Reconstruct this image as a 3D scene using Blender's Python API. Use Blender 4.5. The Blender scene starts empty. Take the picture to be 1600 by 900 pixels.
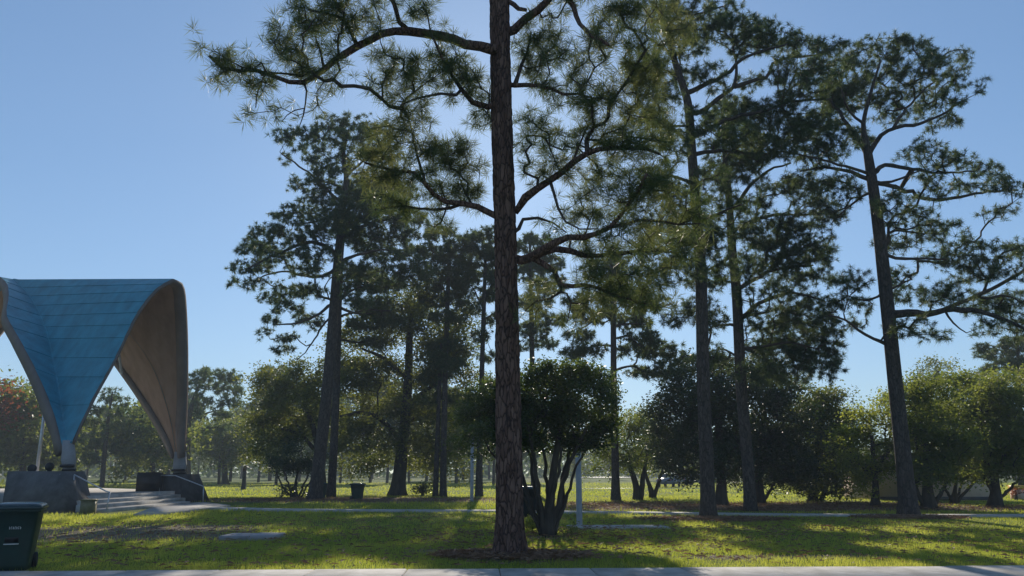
import bpy, math, random
import numpy as np
from mathutils import Vector, noise as mnoise

R = math.radians
SC = bpy.context.scene
COL = SC.collection

# ------------------------------------------------------------------ camera, sky, sun, exposure
PITCH = R(13.03); FPX = 1245.0; CAM_H = 1.6
cam = bpy.data.cameras.new('camera'); cam_o = bpy.data.objects.new('camera', cam); COL.objects.link(cam_o)
cam.sensor_width = 36.0; cam.lens = 36.0 * FPX / 1600.0
cam.clip_start = 0.1; cam.clip_end = 3000.0
cam_o.location = (0, 0, CAM_H); cam_o.rotation_euler = (R(90) + PITCH, 0, 0)
SC.camera = cam_o

SUN_EL = R(25.0); SUN_AZ = R(0.8)          # azimuth measured from +Y towards -X
world = bpy.data.worlds.new('World'); SC.world = world; world.use_nodes = True
wn = world.node_tree.nodes; wl = world.node_tree.links
sky = wn.new('ShaderNodeTexSky'); sky.sky_type = 'NISHITA'; sky.sun_disc = False
sky.sun_elevation = SUN_EL; sky.sun_rotation = -SUN_AZ
sky.altitude = 10; sky.air_density = 1.0; sky.dust_density = 0.2; sky.ozone_density = 3.0
bg = wn['Background']; bg.inputs['Strength'].default_value = 0.145
gm_ = wn.new('ShaderNodeGamma'); gm_.inputs['Gamma'].default_value = .68; wl.new(sky.outputs[0], gm_.inputs['Color'])
tn_ = wn.new('ShaderNodeMixRGB'); tn_.blend_type = 'MULTIPLY'; tn_.inputs[0].default_value = 1; tn_.inputs[2].default_value = (.91, 1.16, 1.42, 1)
wl.new(gm_.outputs[0], tn_.inputs[1]); wl.new(tn_.outputs[0], bg.inputs['Color'])

sun = bpy.data.lights.new('sun', 'SUN'); sun.energy = 5.0; sun.angle = R(0.53); sun.color = (1.0, 0.9, 0.76)
sun_o = bpy.data.objects.new('sun', sun); COL.objects.link(sun_o)
sdir = Vector((-math.sin(SUN_AZ) * math.cos(SUN_EL), math.cos(SUN_AZ) * math.cos(SUN_EL), math.sin(SUN_EL)))
sun_o.rotation_euler = sdir.to_track_quat('Z', 'Y').to_euler()
sun_o.location = (0, 60, 60)

vs = SC.view_settings
vs.view_transform = 'Standard'; vs.look = 'None'; vs.gamma = 1.0; vs.use_curve_mapping = False
vs.exposure = 0.0
SC.render.engine = 'CYCLES'
SC.cycles.use_denoising = True
try:
    SC.cycles.denoiser = 'OPENIMAGEDENOISE'
except Exception:
    pass
SC.cycles.max_bounces = 6; SC.cycles.diffuse_bounces = 3; SC.cycles.glossy_bounces = 2
SC.cycles.transmission_bounces = 4; SC.cycles.volume_bounces = 1
SC.cycles.use_adaptive_sampling = True; SC.cycles.adaptive_threshold = 0.02

# ------------------------------------------------------------------ helpers
rng = np.random.default_rng(11)
random.seed(11)
CP, SP = math.cos(PITCH), math.sin(PITCH)

def P(px, py, Y):
    """real-world point at forward distance Y seen in the photograph at px,py"""
    u = (px - 800.0) / FPX; v = (450.0 - py) / FPX
    t = Y / (CP - v * SP)
    return np.array([u * t, Y, CAM_H + (SP + v * CP) * t])

def G(px, py):
    u = (px - 800.0) / FPX; v = (450.0 - py) / FPX
    t = -CAM_H / (SP + v * CP)
    return np.array([u * t, (CP - v * SP) * t, 0.0])

def zc(p):
    return p[1] * CP + (p[2] - CAM_H) * SP

def unit(a):
    a = np.asarray(a, float)
    return a / np.maximum(np.linalg.norm(a, axis=-1, keepdims=True), 1e-9)

def mesh_obj(name, V, F, mat=None, parent=None, base=None, smooth=False):
    V = np.asarray(V, np.float32)
    if base is not None:
        V = V - np.asarray(base, np.float32)
    me = bpy.data.meshes.new(name)
    me.vertices.add(len(V)); me.vertices.foreach_set('co', V.ravel())
    if isinstance(F, np.ndarray):
        n, k = F.shape
        me.loops.add(n * k); me.loops.foreach_set('vertex_index', F.astype(np.int32).ravel())
        me.polygons.add(n); me.polygons.foreach_set('loop_start', np.arange(0, n * k, k, dtype=np.int32))
    else:
        flat = [i for f in F for i in f]; st = np.cumsum([0] + [len(f) for f in F[:-1]])
        me.loops.add(len(flat)); me.loops.foreach_set('vertex_index', np.array(flat, np.int32))
        me.polygons.add(len(F)); me.polygons.foreach_set('loop_start', np.array(st, np.int32))
    if smooth:
        me.polygons.foreach_set('use_smooth', np.ones(len(me.polygons), bool))
    me.update(calc_edges=True)
    if mat is not None:
        me.materials.append(mat)
    o = bpy.data.objects.new(name, me); COL.objects.link(o)
    if parent is not None:
        o.parent = parent
    return o

class MB:
    def __init__(s): s.V = []; s.F = []; s.n = 0
    def add(s, V, F):
        V = np.asarray(V, float).reshape(-1, 3)
        s.V.append(V); s.F += [tuple(int(i) + s.n for i in f) for f in F]; s.n += len(V)
        return s
    def box(s, c, size, rz=0.0, taper=1.0):
        x, y, z = np.array(size) / 2.0
        v = np.array([[-x, -y, -z], [x, -y, -z], [x, y, -z], [-x, y, -z], [-x * taper, -y * taper, z], [x * taper, -y * taper, z], [x * taper, y * taper, z], [-x * taper, y * taper, z]])
        cs, sn = math.cos(rz), math.sin(rz)
        v = np.stack([v[:, 0] * cs - v[:, 1] * sn, v[:, 0] * sn + v[:, 1] * cs, v[:, 2]], 1) + np.array(c)
        return s.add(v, [(3, 2, 1, 0), (4, 5, 6, 7), (0, 1, 5, 4), (1, 2, 6, 5), (2, 3, 7, 6), (3, 0, 4, 7)])
    def loft(s, rings, cap=True):
        k = len(rings[0]); V = np.concatenate([np.asarray(r, float) for r in rings]); F = []
        for i in range(len(rings) - 1):
            for j in range(k):
                a = i * k + j; b = i * k + (j + 1) % k
                F.append((a, b, b + k, a + k))
        if cap:
            F.append(tuple(range(k))[::-1]); m = (len(rings) - 1) * k; F.append(tuple(range(m, m + k)))
        return s.add(V, F)
    def tube(s, pts, r, k=8, cap=True):
        pts = np.asarray(pts, float); rr = np.broadcast_to(np.asarray(r, float), (len(pts),))
        return s.loft(ring_list(pts, rr, k), cap)
    def build(s, name, mat, parent=None, base=None, smooth=False):
        return mesh_obj(name, np.concatenate(s.V), s.F, mat, parent, base, smooth)

def frames(pts):
    T = np.gradient(pts, axis=0); T = unit(T)
    up = np.array([0.13, 0.97, 0.2]) if abs(T[0][2]) > .6 else np.array([0.05, 0.1, 1.0])
    U = np.zeros_like(T); W = np.zeros_like(T)
    u = unit(up - T[0] * up.dot(T[0]))
    for i in range(len(pts)):
        u = unit(u - T[i] * u.dot(T[i])); U[i] = u; W[i] = np.cross(T[i], u)
    return T, U, W

def ring_list(pts, rr, k):
    T, U, W = frames(pts); a = np.linspace(0, 2 * math.pi, k, endpoint=False)
    return [pts[i] + rr[i] * (np.cos(a)[:, None] * U[i] + np.sin(a)[:, None] * W[i]) for i in range(len(pts))]

def spline(pts, n, vals=None):
    """Catmull-Rom through pts resampled evenly by arc length to n samples"""
    pts = np.asarray(pts, float)
    Q = np.vstack([2 * pts[0] - pts[1], pts, 2 * pts[-1] - pts[-2]])
    out = []; ts = []
    m = 14
    for i in range(len(pts) - 1):
        p0, p1, p2, p3 = Q[i], Q[i + 1], Q[i + 2], Q[i + 3]
        for j in range(m):
            t = j / m
            out.append(.5 * ((2 * p1) + (-p0 + p2) * t + (2 * p0 - 5 * p1 + 4 * p2 - p3) * t * t + (-p0 + 3 * p1 - 3 * p2 + p3) * t ** 3)); ts.append(i + t)
    out.append(pts[-1]); ts.append(len(pts) - 1)
    out = np.array(out); ts = np.array(ts)
    L = np.concatenate([[0], np.cumsum(np.linalg.norm(np.diff(out, axis=0), axis=1))])
    q = np.linspace(0, L[-1], n)
    res = np.stack([np.interp(q, L, out[:, c]) for c in range(3)], 1)
    if vals is not None:
        return res, np.interp(np.interp(q, L, ts), np.arange(len(pts)), vals)
    return res

def frusta(A, B, ra, rb, k=4):
    n = len(A); T = unit(B - A)
    h = np.where(np.abs(T[:, 2:3]) > .8, np.array([[1., 0, 0]]), np.array([[0., 0, 1]]))
    U = unit(np.cross(T, h)); W = np.cross(T, U)
    a = np.linspace(0, 2 * math.pi, k, endpoint=False); c = np.cos(a)[None, :, None]; s_ = np.sin(a)[None, :, None]
    D = c * U[:, None, :] + s_ * W[:, None, :]
    V = np.concatenate([A[:, None, :] + D * ra[:, None, None], B[:, None, :] + D * rb[:, None, None]], 1).reshape(-1, 3)
    j = np.arange(k); f = np.stack([j, (j + 1) % k, (j + 1) % k + k, j + k], 1)
    F = (np.arange(n)[:, None, None] * 2 * k + f[None]).reshape(-1, 4)
    return V, F

def empty(name, loc, label=None, cat=None, group=None):
    o = bpy.data.objects.new(name, None); COL.objects.link(o); o.location = [float(c) for c in loc]
    o.empty_display_size = .3
    return tag(o, label, cat, group)

def tag(o, label=None, cat=None, group=None, kind=None):
    if label: o['label'] = label
    if cat: o['category'] = cat
    if group: o['group'] = group
    if kind: o['kind'] = kind
    return o

# ------------------------------------------------------------------ materials
def new_mat(name):
    m = bpy.data.materials.new(name); m.use_nodes = True
    return m, m.node_tree.nodes, m.node_tree.links, m.node_tree.nodes['Principled BSDF']

def ramp(n, l, fac, stops):
    r = n.new('ShaderNodeValToRGB'); e = r.color_ramp.elements
    while len(e) < len(stops): e.new(.5)
    for i, (p, c) in enumerate(stops):
        e[i].position = p; e[i].color = (*c, 1)
    l.new(fac, r.inputs[0]); return r.outputs[0]

def noise_node(n, l, scale, detail=4, rough=.55, coord='Object', stretch=None):
    tc = n.new('ShaderNodeTexCoord'); src = tc.outputs[coord]
    if stretch:
        mp = n.new('ShaderNodeMapping'); mp.inputs['Scale'].default_value = stretch; l.new(src, mp.inputs[0]); src = mp.outputs[0]
    t = n.new('ShaderNodeTexNoise'); t.inputs['Scale'].default_value = scale; t.inputs['Detail'].default_value = detail
    t.inputs['Roughness'].default_value = rough
    l.new(src, t.inputs['Vector']); return t.outputs['Fac']

def simple_mat(name, c1, c2, scale=6, rough=.7, bump=.2, metal=0, spec=.4, detail=6, stretch=None, bscale=None, dirt=None):
    m, n, l, b = new_mat(name)
    f = noise_node(n, l, scale, detail, .6, stretch=stretch)
    col = ramp(n, l, f, [(.3, c1), (.72, c2)])
    if dirt:                           # stains: (scale, stretch, darkest factor)
        mu = n.new('ShaderNodeMixRGB'); mu.blend_type = 'MULTIPLY'; mu.inputs[0].default_value = 1; l.new(col, mu.inputs[1])
        k = dirt[2]; l.new(ramp(n, l, noise_node(n, l, dirt[0], 7, .65, stretch=dirt[1]), [(.36, (k, k, k * .97)), (.6, (1, 1, 1))]), mu.inputs[2]); col = mu.outputs[0]
    l.new(col, b.inputs['Base Color'])
    b.inputs['Roughness'].default_value = rough; b.inputs['Metallic'].default_value = metal
    b.inputs['Specular IOR Level'].default_value = spec
    if bump:
        f2 = noise_node(n, l, bscale or scale * 4, 5, .6, stretch=stretch)
        bp = n.new('ShaderNodeBump'); bp.inputs['Strength'].default_value = bump; bp.inputs['Distance'].default_value = .02
        l.new(f2, bp.inputs['Height']); l.new(bp.outputs[0], b.inputs['Normal'])
    return m

def leaf_mat(name, c1, c2, t1, t2, trans=.4, rough=.42, spec=.5, nscale=.7):
    """foliage: leaf colour varies leaf by leaf and clump by clump; light passes through"""
    m, n, l, b = new_mat(name)
    geo = n.new('ShaderNodeNewGeometry')
    f = noise_node(n, l, nscale, 2)
    mx = n.new('ShaderNodeMath'); mx.operation = 'MULTIPLY_ADD'; mx.inputs[1].default_value = .45; l.new(geo.outputs['Random Per Island'], mx.inputs[0])
    sb = n.new('ShaderNodeMath'); sb.operation = 'MULTIPLY_ADD'; sb.inputs[1].default_value = 1.3; sb.inputs[2].default_value = -.38
    l.new(f, sb.inputs[0]); l.new(sb.outputs[0], mx.inputs[2])
    l.new(ramp(n, l, mx.outputs[0], [(.1, c1), (.9, c2)]), b.inputs['Base Color'])
    b.inputs['Roughness'].default_value = rough; b.inputs['Specular IOR Level'].default_value = spec
    tr = n.new('ShaderNodeBsdfTranslucent'); l.new(ramp(n, l, mx.outputs[0], [(.1, t1), (.9, t2)]), tr.inputs[0])
    ms = n.new('ShaderNodeMixShader'); ms.inputs[0].default_value = trans
    l.new(b.outputs[0], ms.inputs[1]); l.new(tr.outputs[0], ms.inputs[2])
    l.new(ms.outputs[0], n['Material Output'].inputs['Surface'])
    return m

def bark_mat(name, c1, c2, c3, scale=9.0, bump=.8):
    m, n, l, b = new_mat(name)
    tc = n.new('ShaderNodeTexCoord'); mp = n.new('ShaderNodeMapping'); mp.inputs['Scale'].default_value = (1, 1, .28)
    l.new(tc.outputs['Object'], mp.inputs[0])
    nz = n.new('ShaderNodeTexNoise'); nz.inputs['Scale'].default_value = scale * .7; nz.inputs['Detail'].default_value = 5
    l.new(mp.outputs[0], nz.inputs['Vector'])
    va = n.new('ShaderNodeVectorMath'); va.operation = 'MULTIPLY_ADD'; va.inputs[1].default_value = (.12, .12, .12)
    l.new(nz.outputs['Color'], va.inputs[0]); l.new(mp.outputs[0], va.inputs[2])
    vo = n.new('ShaderNodeTexVoronoi'); vo.feature = 'DISTANCE_TO_EDGE'; vo.inputs['Scale'].default_value = scale
    l.new(va.outputs[0], vo.inputs['Vector'])
    vc = n.new('ShaderNodeTexVoronoi'); vc.inputs['Scale'].default_value = scale; l.new(va.outputs[0], vc.inputs['Vector'])
    plate = ramp(n, l, vc.outputs['Color'], [(.15, c2), (.85, c3)])
    mix = n.new('ShaderNodeMixRGB'); l.new(ramp(n, l, vo.outputs['Distance'], [(.0, (0, 0, 0)), (.12, (1, 1, 1))]), mix.inputs[0])
    mix.inputs[1].default_value = (*c1, 1); l.new(plate, mix.inputs[2])
    fine = n.new('ShaderNodeMixRGB'); fine.blend_type = 'MULTIPLY'; fine.inputs[0].default_value = .6
    l.new(mix.outputs[0], fine.inputs[1]); l.new(ramp(n, l, nz.outputs['Fac'], [(.3, (.5, .5, .5)), (.7, (1, 1, 1))]), fine.inputs[2])
    l.new(fine.outputs[0], b.inputs['Base Color']); b.inputs['Roughness'].default_value = .9; b.inputs['Specular IOR Level'].default_value = .2
    ad = n.new('ShaderNodeMath'); ad.operation = 'MULTIPLY_ADD'; ad.inputs[1].default_value = .35; l.new(nz.outputs['Fac'], ad.inputs[0])
    l.new(ramp(n, l, vo.outputs['Distance'], [(.0, (0, 0, 0)), (.2, (1, 1, 1))]), ad.inputs[2])
    bp = n.new('ShaderNodeBump'); bp.inputs['Strength'].default_value = bump; bp.inputs['Distance'].default_value = .03
    l.new(ad.outputs[0], bp.inputs['Height']); l.new(bp.outputs[0], b.inputs['Normal'])
    return m

M = {}
M['bark_main'] = bark_mat('pine_bark_red', (.045, .028, .023), (.135, .076, .058), (.24, .145, .112), 12, .8)
M['bark'] = bark_mat('pine_bark_grey', (.035, .03, .027), (.075, .06, .052), (.12, .098, .086), 13, .6)
M['bark_dark'] = simple_mat('dark_bark', (.03, .026, .022), (.09, .075, .06), 5, .9, .5, spec=.2, stretch=(1, 1, .25))
M['twig'] = simple_mat('twig_bark', (.05, .038, .03), (.11, .085, .07), 7, .9, .3, spec=.2)
M['needle_long'] = leaf_mat('long_needles', (.022, .052, .022), (.062, .10, .034), (.10, .17, .04), (.36, .36, .12), .42, .45, .3)
M['needle'] = leaf_mat('pine_needles', (.02, .048, .026), (.052, .09, .036), (.07, .14, .04), (.26, .30, .09), .38, .5, .25)
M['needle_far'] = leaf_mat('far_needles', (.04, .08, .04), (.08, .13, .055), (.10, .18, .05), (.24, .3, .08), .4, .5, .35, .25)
M['oak_leaf'] = leaf_mat('oak_leaves', (.022, .045, .016), (.065, .088, .026), (.12, .18, .025), (.42, .42, .06), .44, .5, .3, .3)
M['glossy_leaf'] = leaf_mat('camellia_leaves', (.012, .033, .014), (.035, .06, .02), (.07, .15, .02), (.3, .36, .045), .34, .4, .4, .8)
M['magnolia_leaf'] = leaf_mat('magnolia_leaves', (.012, .032, .014), (.035, .06, .022), (.05, .10, .018), (.15, .18, .03), .28, .42, .36, .4)
M['bright_leaf'] = leaf_mat('yellow_green_leaves', (.06, .10, .02), (.12, .15, .03), (.30, .38, .04), (.55, .56, .08), .55, .5, .3, .5)
M['light_leaf'] = leaf_mat('light_green_leaves', (.036, .07, .02), (.088, .12, .032), (.18, .26, .035), (.46, .48, .075), .46, .5, .3, .4)
M['red_leaf'] = leaf_mat('red_leaves', (.12, .035, .02), (.22, .07, .03), (.35, .08, .03), (.4, .15, .05), .45, .45, .4, .7)
M['grass_blade'] = leaf_mat('grass_blades', (.05, .09, .016), (.115, .15, .03), (.40, .49, .05), (.72, .71, .12), .6, .5, .3, .22)
M['concrete'] = simple_mat('weathered_concrete', (.095, .09, .09), (.155, .148, .145), 2.2, .85, .15, spec=.3, bscale=30, dirt=(1.6, (1, 1, .4), .62))
M['leg_concrete'] = simple_mat('leg_concrete', (.24, .235, .24), (.34, .33, .335), 2.2, .8, .1, spec=.3, bscale=30)
M['dark_concrete'] = simple_mat('stained_concrete', (.055, .052, .055), (.095, .09, .092), 2.2, .85, .15, spec=.3, bscale=30, dirt=(1.6, (1, 1, .4), .62))
M['pale_concrete'] = simple_mat('pale_concrete', (.36, .345, .32), (.50, .48, .45), 1.6, .85, .12, spec=.3, bscale=40, dirt=(1.7, (1, 1, 1), .68))
M['slab_concrete'] = simple_mat('sidewalk_concrete', (.36, .35, .33), (.52, .50, .47), 1.3, .85, .12, spec=.3, bscale=45, dirt=(2.2, (1, 1, 1), .68))
M['soffit'] = simple_mat('buff_stucco', (.31, .205, .15), (.37, .25, .185), 1.2, .8, .05, spec=.25, dirt=(.9, (1.5, 1.5, .3), .75))
M['rib'] = simple_mat('grey_brown_rib', (.16, .13, .115), (.21, .175, .155), 1.5, .8, .06, spec=.3)
M['teal'] = simple_mat('teal_painted_metal', (.026, .215, .30), (.042, .28, .385), .9, .45, .04, spec=.5, bscale=5, dirt=(1.3, (1.6, 1.6, .22), .72))
M['steel'] = simple_mat('galvanised_steel', (.42, .43, .45), (.55, .56, .58), 8, .4, .05, metal=.6)
M['post'] = simple_mat('grey_post_paint', (.26, .28, .31), (.34, .36, .39), 4, .55, .1)
M['bin_green'] = simple_mat('dark_green_plastic', (.006, .028, .022), (.012, .042, .034), 5, .38, .06, spec=.5)
M['bin_lid'] = simple_mat('lid_plastic', (.012, .03, .03), (.02, .045, .045), 5, .25, .05, spec=.6)
M['black'] = simple_mat('black_plastic', (.008, .008, .009), (.016, .016, .018), 6, .5, .05)
M['white_paint'] = simple_mat('white_paint', (.6, .6, .58), (.75, .75, .73), 6, .5, .03)
M['olive_box'] = simple_mat('olive_box_paint', (.13, .12, .06), (.19, .17, .09), 6, .6, .08)
M['asphalt'] = simple_mat('asphalt', (.035, .035, .036), (.07, .07, .07), 9, .9, .4, bscale=90)
M['stucco'] = simple_mat('tan_stucco', (.62, .47, .37), (.70, .55, .44), 2, .9, .15, spec=.2, bscale=40)
M['roof'] = simple_mat('brown_roof', (.10, .08, .07), (.16, .13, .11), 4, .9, .2)
M['car_blue'] = simple_mat('blue_grey_car_paint', (.08, .11, .16), (.10, .13, .19), 3, .25, 0, spec=.6)
M['car_silver'] = simple_mat('silver_car_paint', (.36, .38, .40), (.42, .44, .46), 3, .25, 0, spec=.6)
M['glass'] = simple_mat('dark_glass', (.02, .025, .03), (.03, .035, .04), 3, .08, 0, spec=.7)
M['rubber'] = simple_mat('rubber', (.012, .012, .012), (.02, .02, .02), 9, .8, .1)
M['yellow'] = simple_mat('yellow_paint', (.55, .33, .04), (.65, .40, .06), 5, .5, .05)

# ------------------------------------------------------------------ ground
def straw_patches():
    g = []
    for (a, b, c) in [((575, 781), 11.5, 4.2), ((470, 781), 3.6, 3.6), ((1090, 793), 7.5, 3.6), ((1010, 788), 5.0, 3.2), ((1190, 795), 4.5, 2.4),
                      ((800, 869), 1.5, .8), ((1112, 812), 2.6, 1.3), ((1422, 809), 2.0, 1.2), ((1500, 794), 9.0, 2.8), ((1300, 788), 6.0, 2.6)]:
        p = G(*a); g.append((p[0], p[1], b, c))
    return g
STRAW = straw_patches()
DIRT = []
for (a, b, c) in [((190, 828), 3.9, 3.0), ((260, 837), 3.0, 1.2), ((110, 838), 2.4, 1.8), ((735, 860), 1.6, .5), ((795, 872), .9, .6), ((850, 838), 1.0, .55), ((960, 825), 1.6, .5),
                  ((1190, 870), 2.2, .35), ((340, 822), 1.6, .8), ((1280, 868), 1.5, .4)]:
    p = G(*a); DIRT.append((p[0], p[1], b, c))

def patch_val(x, y, pats):
    v = np.zeros_like(x)
    for (cx, cy, rx, ry) in pats:
        d = np.sqrt(((x - cx) / rx) ** 2 + ((y - cy) / ry) ** 2)
        v = np.maximum(v, np.clip(1.25 - d, 0, 1))
    return v

def ground_mat():
    m, n, l, b = new_mat('lawn_soil')
    tc = n.new('ShaderNodeTexCoord')
    nz = n.new('ShaderNodeTexNoise'); nz.inputs['Scale'].default_value = .5; nz.inputs['Detail'].default_value = 7; l.new(tc.outputs['Object'], nz.inputs['Vector'])
    nf = n.new('ShaderNodeTexNoise'); nf.inputs['Scale'].default_value = 14; nf.inputs['Detail'].default_value = 6; nf.inputs['Roughness'].default_value = .7; l.new(tc.outputs['Object'], nf.inputs['Vector'])
    nb = n.new('ShaderNodeTexNoise'); nb.inputs['Scale'].default_value = .09; nb.inputs['Detail'].default_value = 4; l.new(tc.outputs['Object'], nb.inputs['Vector'])
    g1 = ramp(n, l, nf.outputs['Fac'], [(.25, (.055, .085, .017)), (.75, (.15, .185, .04))])
    g2 = ramp(n, l, nb.outputs['Fac'], [(.35, (.8, 1.0, .7)), (.68, (1.25, 1.08, .9))])
    gm = n.new('ShaderNodeMixRGB'); gm.blend_type = 'MULTIPLY'; gm.inputs[0].default_value = 1; l.new(g1, gm.inputs[1]); l.new(g2, gm.inputs[2])
    straw = ramp(n, l, nf.outputs['Fac'], [(.3, (.10, .06, .04)), (.7, (.27, .18, .125))])
    dirt = ramp(n, l, nf.outputs['Fac'], [(.3, (.12, .095, .06)), (.7, (.22, .18, .125))])
    def mask(pats):
        at = n.new('ShaderNodeAttribute'); at.attribute_name = pats
        a = n.new('ShaderNodeMath'); a.operation = 'MULTIPLY_ADD'; a.inputs[1].default_value = 1.0; l.new(nz.outputs['Fac'], a.inputs[0])
        l.new(at.outputs['Fac'], a.inputs[2])
        f = n.new('ShaderNodeMath'); f.operation = 'MULTIPLY_ADD'; f.inputs[1].default_value = .35; l.new(nf.outputs['Fac'], f.inputs[0]); l.new(a.outputs[0], f.inputs[2])
        return ramp(n, l, f.outputs[0], [(.80, (0, 0, 0)), (1.0, (1, 1, 1))])
    x1 = n.new('ShaderNodeMixRGB'); l.new(mask('straw'), x1.inputs[0]); l.new(gm.outputs[0], x1.inputs[1]); l.new(straw, x1.inputs[2])
    x2 = n.new('ShaderNodeMixRGB'); l.new(mask('dirt'), x2.inputs[0]); l.new(x1.outputs[0], x2.inputs[1]); l.new(dirt, x2.inputs[2])
    l.new(x2.outputs[0], b.inputs['Base Color']); b.inputs['Roughness'].default_value = .95; b.inputs['Specular IOR Level'].default_value = .1
    bp = n.new('ShaderNodeBump'); bp.inputs['Strength'].default_value = .9; bp.inputs['Distance'].default_value = .05
    l.new(nf.outputs['Fac'], bp.inputs['Height']); l.new(bp.outputs[0], b.inputs['Normal'])
    return m

def build_ground():
    xs = np.concatenate([np.linspace(-900, -60, 18), np.linspace(-58, 58, 110), np.linspace(60, 900, 18)])
    ys = np.concatenate([np.linspace(-60, 4, 8), np.linspace(6, 14, 10), np.linspace(14.5, 62, 95), np.linspace(64, 130, 22), np.linspace(150, 1200, 20)])
    X, Y = np.meshgrid(xs, ys); x = X.ravel(); y = Y.ravel()
    z = np.array([.05 * mnoise.noise((a * .13, b * .13, 1.7)) * min(1, max(0, (b - 16) / 8)) if b < 140 else 0 for a, b in zip(x, y)])
    z = z - .02
    nx, ny = len(xs), len(ys)
    i = np.arange(nx - 1)[None, :] + np.arange(ny - 1)[:, None] * nx
    F = np.stack([i, i + 1, i + 1 + nx, i + nx], -1).reshape(-1, 4)
    o = mesh_obj('ground', np.stack([x, y, z], 1), F, ground_mat(), smooth=True)
    for nm, pats in (('straw', STRAW), ('dirt', DIRT)):
        at = o.data.attributes.new(nm, 'FLOAT', 'POINT'); at.data.foreach_set('value', patch_val(x, y, pats).astype(np.float32))
    tag(o, 'wide park lawn with pine straw and bare soil patches', kind='structure')
build_ground()

SW_ROT = R(2.6)
def sw_y(x):                      # far edge of the sidewalk
    return 14.12 + math.tan(SW_ROT) * x

PATH_PTS = spline([G(318, 794) + [0, 0, 0], G(420, 797), G(560, 798.5), G(760, 799.5), G(1000, 802.5), G(1200, 805), G(1400, 806.5), G(1620, 806.5), G(1900, 805)], 60)

def build_paths():
    sw = bpy.data.objects.new('sidewalk', None); COL.objects.link(sw); tag(sw, 'pale concrete sidewalk of square slabs along the lawn edge', kind='structure')
    sw.location = (0, 14.12, 0); sw.rotation_euler = (0, 0, SW_ROT)
    me = None
    for k in range(-11, 12):
        if me is None:
            b = MB(); w = 1.522; d = 1.6; t = .07; e = .012
            def rect(x0, y0, x1, y1, z): return [(x0, y0, z), (x1, y0, z), (x1, y1, z), (x0, y1, z)]
            b.loft([rect(-w / 2, -d, w / 2, 0, -.06), rect(-w / 2, -d, w / 2, 0, .03 - e), rect(-w / 2 + e, -d + e, w / 2 - e, -e, .03)])
            s = b.build('slab', M['slab_concrete'], sw); me = s.data
        else:
            s = bpy.data.objects.new('slab', me); COL.objects.link(s); s.parent = sw
        s.location = (k * 1.536 + .55, 0, random.uniform(-.004, .004))
    # kerb and road below the camera
    b = MB(); b.box((0, 7.2, -.01), (60, .16, .16)); tag(b.build('kerb', M['slab_concrete']), 'concrete kerb between grass verge and road', kind='structure')
    b = MB(); b.add([(-70, -9, -.012), (70, -9, -.012), (70, 7.1, -.012), (-70, 7.1, -.012)], [(0, 1, 2, 3)])
    tag(b.build('road', M['asphalt']), 'grey asphalt road beside the sidewalk', kind='structure')
    # thin concrete path across the park
    T, U, W = frames(PATH_PTS); side = unit(np.stack([-T[:, 1], T[:, 0], T[:, 2] * 0], 1))
    wv = .62
    L = PATH_PTS + side * wv; Rr = PATH_PTS - side * wv
    rings = []
    for a, c in zip(L, Rr):
        rings.append([(a[0], a[1], -.06), (a[0], a[1], .055), (c[0], c[1], .055), (c[0], c[1], -.06)])
    b = MB(); b.loft(rings); tag(b.build('park_path', M['pale_concrete']), 'thin pale concrete path crossing the lawn', kind='structure')
    # two-panel utility cover set in the lawn
    c = G(395, 840); o = empty('utility_cover', (c[0], c[1], 0), 'flat two-panel concrete utility cover set in the grass', 'utility cover')
    for sx in (-1, 1):
        b = MB(); x0, x1 = (-.68, -.012) if sx < 0 else (.012, .68)
        r = lambda g, z: [(x0 + g, -.5 + g, z), (x1 - g, -.5 + g, z), (x1 - g, .5 - g, z), (x0 + g, .5 - g, z)]
        b.loft([r(0, -.05), r(0, .07), r(.02, .085 + sx * .006)]); b.build('cover_panel', M['leg_concrete'], o)
    c = G(965, 824); b = MB()
    r = lambda s, z: [(c[0] - 1.5 * s, c[1] - .55 * s, z), (c[0] + 1.5 * s, c[1] - .45 * s, z), (c[0] + 1.4 * s, c[1] + .5 * s, z), (c[0] - 1.5 * s, c[1] + .45 * s, z)]
    b.loft([r(1, -.05), r(1, .03), r(.98, .045)])
    o = b.build('concrete_pad', M['pale_concrete']); tag(o, 'low concrete pad in the grass beside the grey post', 'pad')
build_paths()

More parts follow.
